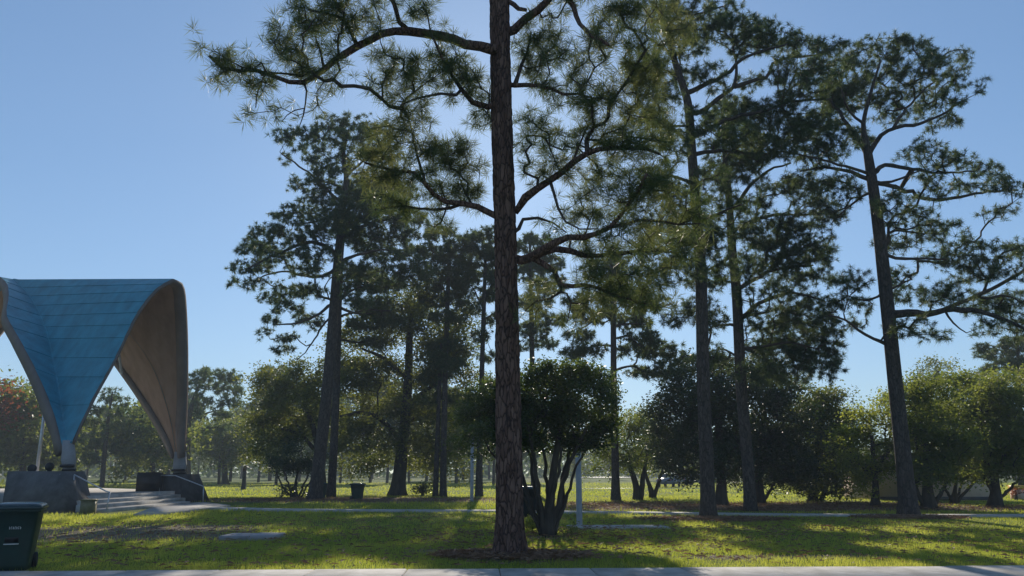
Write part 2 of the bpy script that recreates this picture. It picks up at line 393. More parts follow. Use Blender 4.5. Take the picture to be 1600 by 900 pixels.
# ------------------------------------------------------------------ tree machinery
class Tree:
    def __init__(s, name, label, cat, base, group=None):
        s.base = np.array(base, float); s.root = empty(name, s.base, label, cat, group)
        s.pos = []; s.par = []; s.dirs = []; s.path = []; s.pen = []; s.fix = []
        s.tips = []; s.tipdir = []
    def add_node(s, p, par, pen=0.0, r=None):
        i = len(s.pos); s.pos.append(np.array(p, float)); s.par.append(par)
        if par >= 0:
            d = s.pos[i] - s.pos[par]; s.path.append(s.path[par] + np.linalg.norm(d)); s.dirs.append(unit(d))
        else:
            s.path.append(0.0); s.dirs.append(np.array([0, 0, 1.0]))
        s.pen.append(pen); s.fix.append(r); return i
    def trunk(s, pts, radii, mat, k=24, step=.4, flare=None, bark=0.0, root=-1, name='trunk', pen=1.2):
        pts = np.asarray(pts, float); L = np.linalg.norm(np.diff(pts, axis=0), axis=1).sum()
        n = max(6, int(L / step))
        q, rr = spline(pts, n, radii)
        par = root
        for a, r in zip(q, rr): par = s.add_node(a, par, pen, r)
        nn = max(8, int(L / (.05 if bark else .25))) if k > 12 else n * 2
        q, rr = spline(pts, nn, radii)
        rings = np.array(ring_list(q, rr, k))
        h = np.concatenate([[0], np.cumsum(np.linalg.norm(np.diff(q, axis=0), axis=1))])
        a = np.linspace(0, 2 * math.pi, k, endpoint=False)
        if flare:
            fl = np.exp(-h / flare[1]) * flare[0]
            lobes = 1 + .45 * np.cos(a * 5 + 1.0 + .6 * np.sin(a * 2)) + .2 * np.cos(a * 3 + 2)
            scale = 1 + fl[:, None] * lobes[None, :]
            rings = q[:, None, :] + (rings - q[:, None, :]) * scale[:, :, None]
            rings[0, :, 2] -= .12
        if bark:
            out = unit(rings - q[:, None, :])
            for i in range(len(q)):
                for j in range(k):
                    v = rings[i, j]; dd = mnoise.voronoi((v[0] * 11 + .5 * mnoise.noise(v * 4), v[1] * 11, v[2] * 3 + .6 * mnoise.noise(v * 5)))[0]
                    e = min(1, (dd[1] - dd[0]) * 3.2)
                    rings[i, j] += out[i, j] * bark * (e - .6 + .5 * mnoise.noise(v * 2.2))
        b = MB(); b.loft(list(rings)); b.build(name, mat, s.root, s.base, True)
        return s
    def limb(s, pts, r0, r1, mat, k=7, pen=0.0, name='limb'):
        pts = np.asarray(pts, float)
        P0 = np.array(s.pos); j = int(np.argmin(np.linalg.norm(P0 - pts[0], axis=1)))
        pts = np.vstack([s.pos[j], pts]) if np.linalg.norm(s.pos[j] - pts[0]) > .02 else pts
        L = np.linalg.norm(np.diff(pts, axis=0), axis=1).sum(); n = max(5, int(L / .3))
        q = spline(pts, n)
        jit = rng.normal(0, .02, q.shape); jit[0] = 0; q = q + jit * min(1, L / 3)
        rr = r0 + (r1 - r0) * np.linspace(0, 1, n) ** .8
        par = j
        for a, r in zip(q[1:], rr[1:]): par = s.add_node(a, par, pen, r)
        b = MB(); b.loft(ring_list(q, rr * rng.uniform(.92, 1.08, n), k)); b.build(name, mat, s.root, s.base, True)
        return s
    def grow(s, att, alpha=.22, up=.25, wig=.05, seg=.35):
        att = np.asarray(att, float)
        if len(att) == 0: return s
        pos = np.array(s.pos); cost0 = np.array(s.path) * alpha + np.array(s.pen)
        D = np.linalg.norm(att[:, None, :] - pos[None], axis=2) + cost0[None]
        bi = D.argmin(1); bc = D[np.arange(len(att)), bi]
        todo = np.ones(len(att), bool)
        for _ in range(len(att)):
            k = int(np.argmin(np.where(todo, bc, 1e9))); todo[k] = False
            j = int(bi[k]); a = s.pos[j]; c = att[k]; L = np.linalg.norm(c - a)
            m = max(1, int(round(L / seg)))
            ctrl = a + s.dirs[j] * L * .35 + (c - a) * .25 + np.array([0, 0, -up * L * .25])
            par = j; first = len(s.pos)
            for i in range(1, m + 1):
                t = i / m; p = (1 - t) ** 2 * a + 2 * t * (1 - t) * ctrl + t * t * c
                if i < m: p = p + rng.normal(0, wig * min(L, 1.0), 3)
                par = s.add_node(p, par)
            s.tips.append(c); s.tipdir.append(s.dirs[par])
            if todo.any():
                new = np.array(s.pos[first:]); cs = np.array(s.path[first:]) * alpha
                idx = np.where(todo)[0]
                Dn = np.linalg.norm(att[idx][:, None] - new[None], axis=2) + cs[None]
                mi = Dn.argmin(1); mv = Dn[np.arange(len(idx)), mi]; bet = mv < bc[idx]
                bc[idx[bet]] = mv[bet]; bi[idx[bet]] = first + mi[bet]
        return s
    def twigs(s, mat, rt=.008, k=4, expo=2.3, name='branchwork', rmax=.2):
        n = len(s.pos); acc = np.zeros(n); par = np.array(s.par)
        child = np.zeros(n, bool)
        for i in range(n):
            if par[i] >= 0: child[par[i]] = True
        r = np.zeros(n)
        for i in range(n - 1, -1, -1):
            if s.fix[i] is not None: r[i] = s.fix[i]; continue
            if acc[i] == 0: acc[i] = rt ** expo
            r[i] = min(acc[i] ** (1 / expo), rmax)
            p = par[i]
            if p >= 0 and s.fix[p] is None: acc[p] += acc[i]
        sel = np.array([i for i in range(n) if s.fix[i] is None and par[i] >= 0], int)
        if len(sel) == 0: return s
        pos = np.array(s.pos); A = pos[par[sel]]; B = pos[sel]
        ra = np.minimum(r[par[sel]], r[sel] * 1.25)
        V, F = frusta(A, B, ra, r[sel], k)
        mesh_obj(name, V, F, mat, s.root, s.base, True)['kind'] = 'stuff'
        return s

def pads_points(pads, Y, dens, depth=.85, flat=1.0, shell=0.0, jy=0.0, clump=0.0):
    out = []
    for pd in pads:
        px, py, rx, ry = pd[:4]; dy = pd[4] if len(pd) > 4 else rng.uniform(-jy, jy)
        c = P(px, py, Y + dy); s_ = zc(c) / FPX
        a = rx * s_; h = ry * s_ * flat; dd = max(a * depth, h * .7)
        n = max(3, int(dens * math.pi * a * h * (.5 + .5 * min(1.5, dd))))
        v = unit(rng.normal(size=(n, 3))); rad = rng.uniform(shell, 1, n) ** (1 / 3 if shell == 0 else .6)
        p = c + v * rad[:, None] * np.array([a, dd, h])
        if clump:                      # gather shoots into sprays, a few of them reaching past the outline
            m = max(2, n // 7); far = rng.uniform(0, 1, m) < .22
            p[:m] = np.where(far[:, None], c + v[:m] * np.array([a, dd, h]) * rng.uniform(1.0, 1.3, (m, 1)), p[:m])
            own = rng.integers(0, m, n - m); p[m:] = p[own] + rng.normal(size=(n - m, 3)) * np.array([1.15, 1.15, .6]) * clump
        out.append(p)
    return np.concatenate(out)

def simple_tufts(pos, dirs, n, L, w, spread=(15, 105), droop=.1, brush=.1):
    m = len(pos); d = unit(dirs)
    h = np.where(np.abs(d[:, 2:3]) > .8, np.array([[1., 0, 0]]), np.array([[0., 0, 1]]))
    U = unit(np.cross(d, h)); W = np.cross(d, U)
    th = np.radians(rng.uniform(spread[0], spread[1], (m, n))); ph = rng.uniform(0, 2 * math.pi, (m, n))
    dr = np.cos(th)[..., None] * d[:, None] + np.sin(th)[..., None] * (np.cos(ph)[..., None] * U[:, None] + np.sin(ph)[..., None] * W[:, None])
    ln = L * rng.uniform(.65, 1.1, (m, n)) * rng.uniform(.75, 1.15, (m, 1))
    a = pos[:, None] - d[:, None] * (rng.uniform(0, 1, (m, n)) * brush)[..., None]
    tip = a + dr * ln[..., None]; tip[..., 2] -= droop * ln
    sd = unit(np.cross(dr, rng.normal(size=(m, n, 3)))) * (w * .5)
    mid = a + (tip - a) * .4
    V = np.stack([a, mid + sd, tip, mid - sd], 2).reshape(-1, 3)
    F = np.arange(m * n * 4).reshape(-1, 4)
    return V, F

def tri_tufts(pos, dirs, n, L, w, spread=(12, 110), droop=.1, brush=.12):
    m = len(pos); d = unit(dirs)
    h = np.where(np.abs(d[:, 2:3]) > .8, np.array([[1., 0, 0]]), np.array([[0., 0, 1]]))
    U = unit(np.cross(d, h)); W = np.cross(d, U)
    th = np.radians(rng.uniform(spread[0], spread[1], (m, n))); ph = rng.uniform(0, 2 * math.pi, (m, n))
    dr = np.cos(th)[..., None] * d[:, None] + np.sin(th)[..., None] * (np.cos(ph)[..., None] * U[:, None] + np.sin(ph)[..., None] * W[:, None])
    ln = L * rng.uniform(.65, 1.1, (m, n)) * rng.uniform(.7, 1.2, (m, 1))
    a = pos[:, None] - d[:, None] * (rng.uniform(0, 1, (m, n)) * brush)[..., None]
    tip = a + dr * ln[..., None]; tip[..., 2] -= droop * ln
    sd = unit(np.cross(dr, rng.normal(size=(m, n, 3)))) * (w * .5)
    V = np.stack([a + dr * .02 + sd, tip, a + dr * .02 - sd], 2).reshape(-1, 3)
    return V, np.arange(m * n * 3).reshape(-1, 3)

def leaves(pos, n, rc, size, wid=.5, upb=.3, fold=.25):
    """n folded leaves scattered round every shoot"""
    m = len(pos)
    c = pos[:, None] + rng.normal(size=(m, n, 3)) * rc * np.array([1, 1, .75])
    c = c.reshape(-1, 3); N = len(c)
    d = rng.normal(size=(N, 3)); d[:, 2] = d[:, 2] * .6 - .15; d = unit(d)
    up = rng.normal(size=(N, 3)); up[:, 2] += upb * 3; s_ = unit(np.cross(d, up)); nn = np.cross(s_, d)
    L = size * rng.uniform(.6, 1.2, (N, 1)); w = L * wid * .5
    a = c - d * L * .5; t = c + d * L * .5
    V = np.stack([a, c + s_ * w + nn * w * fold, t, c - s_ * w + nn * w * fold], 1).reshape(-1, 3)
    i = np.arange(N)[:, None] * 4
    F = np.concatenate([np.concatenate([i, i + 1, i + 2], 1), np.concatenate([i, i + 2, i + 3], 1)])
    return V, F

def tuft_sites(t, extra=1, back=.28, upb=.35, jitter=.12):
    tp = np.array(t.tips); td = np.array(t.tipdir)
    P_ = [tp]; D_ = [unit(td + np.array([0, 0, upb]))]
    for e in range(extra):
        sh = rng.normal(0, jitter, tp.shape); P_.append(tp - td * back * rng.uniform(.4, 1.2, (len(tp), 1)) + sh)
        D_.append(unit(td * .4 + rng.normal(0, .6, tp.shape) + np.array([0, 0, upb * 1.2])))
    return np.concatenate(P_), np.concatenate(D_)

def px_line(pts, Y, d0=0.0, d1=0.0):
    n = len(pts)
    return np.array([P(p[0], p[1], Y + (p[2] if len(p) > 2 else d0 + (d1 - d0) * i / max(1, n - 1))) for i, p in enumerate(pts)])

def pine(name, label, group, base_px, Y, trunk_px, trunk_r, limbs, pads, dens, n_needle, L, w, mat_needle, mat_bark, k=18, flare=None, bark=0.0, extra=1, jy=1.2, alpha=.2, lscale=1.0, rt=.009, depth=.85, tscale=.77):
    pts = px_line(trunk_px, Y); pts[0, 2] = 0.0
    rad = [r * tscale * zc(p) / FPX for r, p in zip(trunk_r, pts)]
    t = Tree(name, label, 'tree', (pts[0][0], pts[0][1], 0), group)
    t.trunk(pts, rad, M[mat_bark], k, flare=flare, bark=bark)
    for lm in limbs:
        lp, r0, r1, d0, d1 = lm
        q = px_line(lp, Y, d0, d1); sc = zc(q[0]) / FPX
        t.limb(q, r0 * sc * lscale, r1 * sc * lscale, M[mat_bark] if r0 > 4 else M['twig'], 8 if Y < 25 else 6)
    att = pads_points([(q[0], q[1], q[2] * 1.1, q[3] * (1.25 if Y < 60 else 1.1)) + tuple(q[4:]) for q in pads], Y, dens * KP, jy=jy, depth=depth)
    t.grow(att, alpha=alpha)
    t.twigs(M['twig'], rt=rt, k=4)
    ps, ds = tuft_sites(t, extra, back=L * 1.0, jitter=L * .45)
    V, F = simple_tufts(ps, ds, n_needle, L, w) if Y < 25 else tri_tufts(ps, ds, int(n_needle * 1.45), L * 1.12, w * 1.0)
    o = mesh_obj('crown', V, F, M[mat_needle], t.root, t.base); o['kind'] = 'stuff'
    return t

# ------------------------------------------------------------------ the near pines
KP = 2.7; KB = 4.4
def Yof(py): return float(G(800, py)[1])

def near_pines():
    Y = Yof(866)
    pine('longleaf_pine', 'massive reddish-barked pine with long needle bursts standing closest to the sidewalk', None, (795, 866), Y,
         [(796, 866), (796, 790), (795, 700), (793, 560), (791, 450), (789, 350), (786, 250), (783, 150), (780, 0), (775, -170), (768, -330), (762, -440)],
         [24, 23, 22.5, 21, 19.5, 19, 18.5, 18, 17, 13, 8, 3],
         [([(775, 78), (735, 70), (690, 56), (625, 48), (560, 70), (510, 105), (480, 130), (445, 127), (400, 112), (350, 106), (326, 88)], 10, 2, -.2, -2.6),
          ([(480, 130), (478, 150), (476, 172), (468, 198)], 2, .7, -1.7, -1.8), ([(478, 170), (455, 175), (440, 190)], 1.3, .6, -1.8, -1.9),
          ([(412, 118), (403, 140), (400, 168)], 1.6, .8, -2.2, -2.3), ([(505, 108), (500, 80), (492, 55)], 3, 1, -1.5, -1.7),
          ([(565, 66), (548, 52), (538, 30), (510, 20), (480, 15)], 4, 1.5, -1.2, -1.8), ([(630, 48), (620, 20), (605, -15), (590, -40)], 4.5, 2.5, -.9, -1.4),
          ([(775, 166), (750, 164), (728, 154), (720, 135), (704, 112), (688, 85), (680, 62)], 6, 1.6, 0, -1.0),
          ([(724, 148), (690, 146), (655, 152), (625, 165)], 3, 1, -.5, -1.4),
          ([(775, 340), (740, 323), (690, 313), (668, 292), (652, 272), (615, 266), (570, 255)], 6.5, 1.6, 0, -1.2),
          ([(720, 320), (670, 328), (630, 322), (585, 328)], 3, 1, -.2, .6), ([(668, 292), (655, 258), (648, 225), (640, 190)], 3, 1, -.6, -.9),
          ([(740, 323), (726, 300), (715, 270)], 2.4, 1, 0, .6), ([(700, 318), (690, 345), (678, 355)], 2, .8, 0, -.3),
          ([(797, 52), (820, 32), (845, 12), (870, -15), (900, -60)], 8, 4, 0, -.6), ([(797, 2), (808, 12), (822, 15)], 5, 3, 0, -.3),
          ([(800, 135), (825, 132), (860, 138), (900, 150), (950, 155)], 4.5, 1.2, 0, -1.4), ([(806, 130), (815, 105), (826, 75), (830, 50)], 4, 1.4, 0, .8),
          ([(806, 328), (824, 304), (860, 282), (892, 258), (920, 238), (955, 231), (1000, 231), (1030, 242)], 8, 2, 0, -1.6),
          ([(862, 284), (868, 312), (880, 340), (900, 356), (935, 358)], 3, 1, -.5, -.9), ([(892, 258), (905, 225), (920, 195)], 3, 1.2, -.6, -.4),
          ([(810, 408), (832, 404), (848, 391), (890, 372), (925, 366), (955, 354), (975, 330), (998, 300), (1010, 270)], 8, 2, 0, -2.2),
          ([(950, 356), (985, 348), (1020, 345), (1060, 352), (1095, 350)], 4, 1.2, -1.4, -2.0),
          ([(836, 402), (868, 388), (900, 396), (930, 402), (965, 397), (1020, 394), (1065, 396)], 7, 1.6, -.2, .9),
          ([(838, 408), (862, 424), (880, 450), (898, 442), (930, 450), (965, 462), (1010, 474)], 5.5, 1.4, -.2, -1.4),
          ([(880, 450), (868, 465), (840, 470), (820, 485)], 3, 1, -.7, -.9), ([(880, 452), (892, 475), (886, 505)], 2, .8, -.7, -.6),
          ([(808, 362), (814, 345), (835, 340), (862, 348), (885, 362)], 4, 1.2, 0, .7),
          ([(784, -90), (830, -95), (872, -50), (892, 5), (906, 38), (925, 58), (950, 70)], 8, 2, 0, -2.2),
          ([(925, 58), (918, 85), (930, 105)], 2.4, 1, -1.8, -1.9), ([(784, -120), (720, -140), (640, -130), (560, -90)], 8, 3, 0, -1.5),
          ([(780, -60), (860, -120), (960, -110), (1040, -60)], 8, 3, 0, 1.0), ([(770, -250), (700, -300), (640, -310)], 5, 2, 0, 1), ([(770, -270), (840, -320), (900, -330)], 5, 2, 0, -1)],
         [(333, 82, 24, 16, -2.6), (352, 100, 26, 20, -2.5), (382, 98, 26, 14, -2.4), (400, 118, 26, 20, -2.3), (345, 122, 14, 14, -2.6), (415, 138, 20, 14, -2.3), (400, 172, 16, 12, -2.3), (440, 182, 18, 14, -1.9), (496, 172, 12, 12, -1.8),
          (440, 65, 22, 36, -1.8), (470, 40, 36, 36, -1.8), (510, 22, 44, 28, -1.7), (555, 12, 46, 26, -1.6), (462, 95, 26, 24, -1.8), (485, 110, 22, 18, -1.6), (515, 90, 22, 24, -1.5), (515, 130, 20, 14, -1.6), (580, 40, 30, 16, -1.4), (640, 10, 40, 18, -1.2),
          (605, 95, 26, 24, -1.2), (630, 120, 30, 30, -1.2), (665, 100, 34, 28, -1.1), (690, 68, 30, 20, -.9), (590, 130, 18, 22, -1.3), (700, 120, 36, 28, -.6), (730, 105, 26, 20, -.3), (610, 160, 20, 14, -1.3), (655, 160, 30, 18, -1.0), (745, 140, 22, 28, 0), (745, 190, 22, 24, .2),
          (588, 225, 34, 22, -1.1), (640, 200, 36, 24, -.9), (660, 240, 36, 28, -.8), (575, 262, 36, 22, -1.2), (625, 275, 40, 22, -1.0), (700, 235, 34, 32, .2), (730, 260, 30, 32, .3), (695, 285, 34, 24, 0), (600, 318, 34, 14, .4), (660, 320, 40, 16, .2), (735, 305, 24, 22, .3), (690, 350, 24, 10, -.3),
          (820, 60, 20, 26, .5), (850, 45, 30, 24, -.2), (850, 85, 30, 26, .3), (878, 80, 26, 26, -.5), (835, 115, 22, 20, .6), (875, 135, 36, 24, -.6), (925, 120, 40, 28, -1.6), (930, 165, 44, 26, -1.2), (820, 210, 16, 26, .4), (850, 190, 30, 20), (880, 215, 34, 22), (940, 205, 44, 26, -.6), (985, 225, 42, 24, -1.4), (1020, 245, 34, 28, -1.6),
          (1000, 150, 40, 36, -1.2), (1030, 195, 32, 30), (870, 255, 30, 18), (830, 265, 22, 20), (910, 290, 34, 20, -.5), (945, 270, 38, 20), (985, 290, 38, 26, -2), (1035, 300, 36, 34, -2.2), (900, 335, 34, 18, -.4), (950, 330, 34, 18), (1080, 340, 34, 26, -2), (880, 365, 26, 14, .5),
          (930, 388, 44, 18, .5), (985, 375, 42, 22, -1.6), (1030, 395, 44, 26, .6), (1070, 380, 30, 22, .8), (940, 435, 44, 20, -1.1), (990, 450, 46, 26, -1.2), (1030, 460, 30, 22, -1.3), (855, 448, 22, 16, -.8), (828, 488, 14, 22, -.9), (890, 490, 22, 16), (925, 470, 24, 22),
          (960, 40, 44, 32, -1.6), (1010, 90, 44, 36, -1.4), (930, 70, 24, 20, -1.8), (990, 10, 50, 20, -1.4), (900, -20, 40, 18), (1050, 40, 36, 34, .6), (600, -60, 60, 30), (700, -120, 70, 50), (850, -100, 80, 50), (980, -80, 70, 40), (780, -280, 110, 60), (760, -380, 80, 60)],
         dens=16, n_needle=36, L=.30, w=.0105, mat_needle='needle_long', mat_bark='bark_main', k=72, flare=(.36, .38), bark=.022, extra=1, jy=1.5, rt=.007, tscale=.9)

    Y = Yof(808)
    pine('pine_tree', 'tall straight pine behind the round clipped shrub tree, crown reaching above the picture', None, (1107, 808), Y,
         [(1107, 808), (1104, 720), (1099, 600), (1095, 430), (1088, 330), (1081, 240), (1076, 170), (1069, 140), (1052, 88), (1042, 45), (1030, -15), (1020, -70)], [15, 14, 13, 11.5, 10.5, 9.5, 8.5, 7.5, 6, 5, 4, 2],
         [([(1075, 145), (1108, 130), (1140, 112), (1160, 92), (1195, 78), (1230, 70)], 5, 1.6, 0, -1.5), ([(1096, 176), (1120, 156), (1145, 138), (1150, 110), (1148, 85)], 4.5, 2, 0, .8), ([(1145, 136), (1185, 124), (1203, 115), (1207, 98), (1240, 90), (1295, 84)], 4, 1.4, .6, .2),
          ([(1080, 215), (1110, 200), (1150, 182), (1200, 172), (1240, 158), (1300, 155)], 4.5, 1.4, 0, -1), ([(1081, 242), (1130, 236), (1190, 240), (1240, 236)], 4, 1.3, 0, 1.5), ([(1079, 225), (1050, 200), (1020, 190), (990, 175)], 3.5, 1.2, 0, 1.2),
          ([(1085, 290), (1050, 275), (1010, 280)], 3.5, 1.2, 0, 1.5), ([(1090, 350), (1130, 330), (1160, 320)], 3.2, 1.2, 0, -1.5), ([(1092, 380), (1060, 385), (1020, 400)], 3.2, 1.2, 0, 1.5), ([(1050, 85), (1030, 70), (1000, 50)], 2.6, 1, 0, 1), ([(1044, 50), (1080, 25), (1130, 10)], 3, 1.2, 0, -.5), ([(1062, 120), (1035, 135), (1010, 150)], 2.4, 1, 0, -.8)],
         [(1035, 15, 36, 20), (1080, 8, 40, 16), (1130, 8, 30, 14), (1105, 45, 40, 20), (1145, 40, 40, 18), (1190, 45, 36, 16), (1210, 62, 40, 16), (1255, 68, 36, 14), (1300, 76, 30, 14), (1095, 70, 24, 14), (1170, 70, 40, 14), (1110, 112, 30, 14), (1060, 65, 30, 22), (1240, 110, 44, 20), (1290, 110, 36, 18), (1255, 140, 44, 16), (1310, 145, 30, 18), (1010, 110, 34, 36), (1040, 150, 24, 22), (1010, 190, 34, 24), (1160, 180, 44, 20), (1210, 165, 36, 14), (1150, 215, 44, 16), (1215, 205, 50, 24), (1195, 235, 50, 14), (1260, 190, 34, 22), (1115, 220, 26, 14), (1055, 230, 26, 24), (1020, 285, 40, 26), (1060, 310, 34, 28), (1120, 290, 34, 26), (1150, 330, 30, 22), (1045, 370, 40, 24), (1110, 375, 40, 24), (1070, 420, 44, 20), (1130, 420, 36, 18), (1020, 430, 30, 20), (1080, 350, 40, 22), (1000, 340, 34, 22), (1160, 270, 34, 18), (1090, 190, 30, 20), (1065, 120, 26, 16), (1130, 140, 20, 10), (1170, 130, 26, 10)],
         dens=12, n_needle=26, L=.25, w=.017, mat_needle='needle', mat_bark='bark', flare=(.3, .4), k=28, jy=2.2)

    Y = Yof(799)
    pine('pine_tree', 'slender pale grey pine standing just behind the straight pine, leaning slightly', None, (1173, 799), Y,
         [(1173, 799), (1168, 720), (1158, 600), (1151, 460), (1144, 390), (1139, 310), (1132, 230), (1128, 170)], [12.5, 11.5, 11, 10, 8.5, 7, 5, 3],
         [([(1154, 500), (1185, 475), (1215, 462), (1245, 458), (1290, 470)], 4.5, 1.3, 0, -1.5), ([(1153, 494), (1190, 490), (1220, 480)], 3, 1.2, 0, 1.5), ([(1147, 326), (1165, 300), (1185, 278), (1210, 262), (1235, 255)], 4, 1.4, 0, -1), ([(1146, 362), (1175, 345), (1215, 336), (1275, 334)], 4, 1.3, 0, 1),
          ([(1152, 452), (1195, 428), (1225, 418), (1270, 414)], 4, 1.3, 0, 1.5), ([(1156, 545), (1200, 540), (1240, 535), (1280, 545)], 3.5, 1.3, 0, -1), ([(1148, 505), (1125, 508), (1100, 500)], 3, 1.2, 0, .5), ([(1143, 400), (1110, 420), (1090, 430)], 3, 1.2, 0, 1.5), ([(1137, 290), (1110, 280), (1085, 285)], 3, 1.2, 0, 1.5), ([(1134, 250), (1160, 225), (1190, 215)], 3, 1, 0, 1), ([(1156, 560), (1130, 545), (1105, 550)], 2.4, 1, 0, 1)],
         [(1215, 290, 34, 14), (1265, 300, 40, 16), (1245, 345, 40, 14), (1200, 360, 44, 22), (1260, 370, 40, 18), (1195, 395, 40, 16), (1250, 400, 44, 18), (1290, 395, 20, 16), (1170, 420, 30, 16), (1235, 440, 40, 12), (1210, 455, 30, 12), (1260, 480, 44, 20), (1205, 500, 44, 20), (1245, 520, 44, 22), (1290, 515, 26, 22), (1215, 550, 44, 20), (1270, 555, 40, 24), (1295, 575, 24, 18), (1190, 580, 40, 16), (1240, 585, 40, 14), (1115, 500, 26, 16), (1110, 550, 24, 14), (1100, 440, 34, 16), (1120, 260, 34, 20), (1170, 230, 34, 18), (1140, 180, 40, 24), (1180, 250, 26, 16), (1180, 320, 26, 16), (1165, 460, 20, 14), (1300, 330, 24, 14), (1220, 415, 40, 12), (1180, 545, 30, 14), (1300, 545, 20, 14), (1130, 570, 26, 10), (1090, 480, 34, 16), (1060, 500, 26, 14), (1290, 430, 24, 12), (1170, 370, 30, 14)],
         dens=12, n_needle=24, L=.25, w=.019, mat_needle='needle', mat_bark='bark', flare=(.25, .4), k=24, jy=2.2)

    Y = Yof(806)
    pine('pine_tree', 'lone tall pine with bare leaning trunk and wide layered crown before the bushy row', None, (1420, 806), Y,
         [(1421, 806), (1412, 720), (1398, 590), (1384, 455), (1372, 350), (1363, 285), (1356, 240), (1349, 195), (1362, 140), (1376, 95)], [15.5, 14.5, 13, 12, 10.5, 9.5, 8, 4, 3, 1.6],
         [([(1356, 242), (1340, 216), (1322, 192), (1302, 162), (1280, 140)], 5, 1.6, 0, .6), ([(1358, 238), (1376, 212), (1395, 201), (1430, 195), (1470, 180), (1500, 160)], 4.5, 1.5, 0, -1), ([(1395, 201), (1420, 165), (1455, 130)], 3, 1.2, -.4, .5),
          ([(1385, 490), (1415, 488), (1450, 490), (1490, 484), (1540, 488), (1580, 504), (1615, 520)], 7, 2.2, 0, -1.2), ([(1475, 484), (1530, 460), (1570, 440), (1620, 410), (1660, 392)], 3.6, 2, -.6, -.8), ([(1478, 490), (1495, 510), (1510, 520)], 2, .8, -.6, -1), ([(1540, 455), (1545, 435), (1560, 420)], 2.4, 1, -.7, -.4),
          ([(1368, 268), (1384, 258), (1420, 264), (1470, 270), (1520, 268)], 4.4, 1.4, 0, 1), ([(1367, 285), (1395, 283), (1420, 274), (1440, 266)], 3, 1.2, 0, -1.4), ([(1408, 297), (1425, 298), (1440, 310), (1490, 310), (1540, 300), (1590, 296)], 4, 1.4, 1.4, 1.8), ([(1366, 285), (1390, 290), (1410, 297)], 4, 3.6, 0, 1.4),
          ([(1382, 385), (1390, 368), (1402, 360), (1440, 366)], 3.6, 1.2, 0, .8), ([(1383, 396), (1402, 404), (1440, 404), (1480, 406)], 3.2, 1.2, 0, -1.4), ([(1388, 455), (1405, 444), (1425, 436)], 2.4, 1, 0, .6), ([(1362, 282), (1330, 268), (1290, 262), (1250, 268)], 4, 1.3, 0, 1), ([(1360, 272), (1325, 262), (1280, 248), (1240, 240)], 3, 1.2, 0, -1),
          ([(1392, 540), (1372, 532), (1348, 520), (1320, 500), (1295, 492)], 3.4, 1.2, 0, -.8), ([(1378, 460), (1350, 470), (1325, 462)], 2.6, 1, 0, .8), ([(1362, 300), (1335, 315), (1310, 340)], 2.6, 1, 0, -.5), ([(1350, 195), (1325, 170), (1310, 120)], 2.6, 1, 0, -.6)],
         [(1340, 82, 36, 18), (1395, 70, 36, 14), (1425, 78, 36, 18), (1460, 88, 26, 12), (1495, 88, 22, 10), (1500, 112, 22, 10), (1530, 132, 14, 10), (1440, 112, 40, 18), (1480, 130, 28, 14), (1380, 115, 34, 16), (1320, 120, 40, 24), (1410, 150, 44, 14), (1490, 155, 24, 14), (1455, 165, 26, 14), (1350, 150, 40, 18), (1300, 165, 36, 22), (1400, 180, 36, 10), (1465, 195, 34, 10), (1270, 205, 36, 26), (1310, 215, 36, 22), (1345, 215, 26, 16), (1275, 245, 50, 14), (1440, 235, 36, 14), (1480, 250, 40, 14), (1535, 262, 30, 12), (1565, 285, 28, 12), (1595, 295, 22, 10), (1520, 290, 36, 10), (1555, 330, 30, 8), (1470, 300, 30, 10), (1460, 275, 24, 10), (1395, 315, 34, 16), (1420, 340, 44, 14), (1470, 360, 44, 14), (1500, 380, 26, 10), (1380, 375, 22, 14), (1405, 385, 22, 12), (1465, 400, 34, 12), (1500, 410, 34, 14), (1545, 395, 40, 14), (1590, 388, 26, 14), (1530, 430, 34, 12), (1575, 425, 30, 14), (1430, 460, 34, 14), (1480, 455, 40, 18), (1530, 475, 40, 16), (1580, 470, 30, 20), (1595, 510, 30, 22), (1550, 510, 30, 12), (1425, 510, 34, 14), (1460, 525, 26, 8), (1395, 505, 14, 12), (1400, 430, 24, 14), (1340, 435, 24, 16), (1315, 445, 24, 14), (1350, 475, 18, 14), (1305, 475, 28, 16), (1290, 505, 26, 14), (1335, 505, 20, 10), (1250, 285, 36, 12), (1290, 290, 34, 14), (1330, 300, 24, 12), (1300, 335, 30, 12), (1320, 275, 20, 10), (1270, 320, 20, 10), (1620, 400, 30, 16), (1630, 470, 30, 20)],
         dens=12, n_needle=24, L=.235, w=.017, mat_needle='needle', mat_bark='bark', flare=(.4, .45), k=28, jy=2.0, tscale=.84)

    Y = Yof(781)
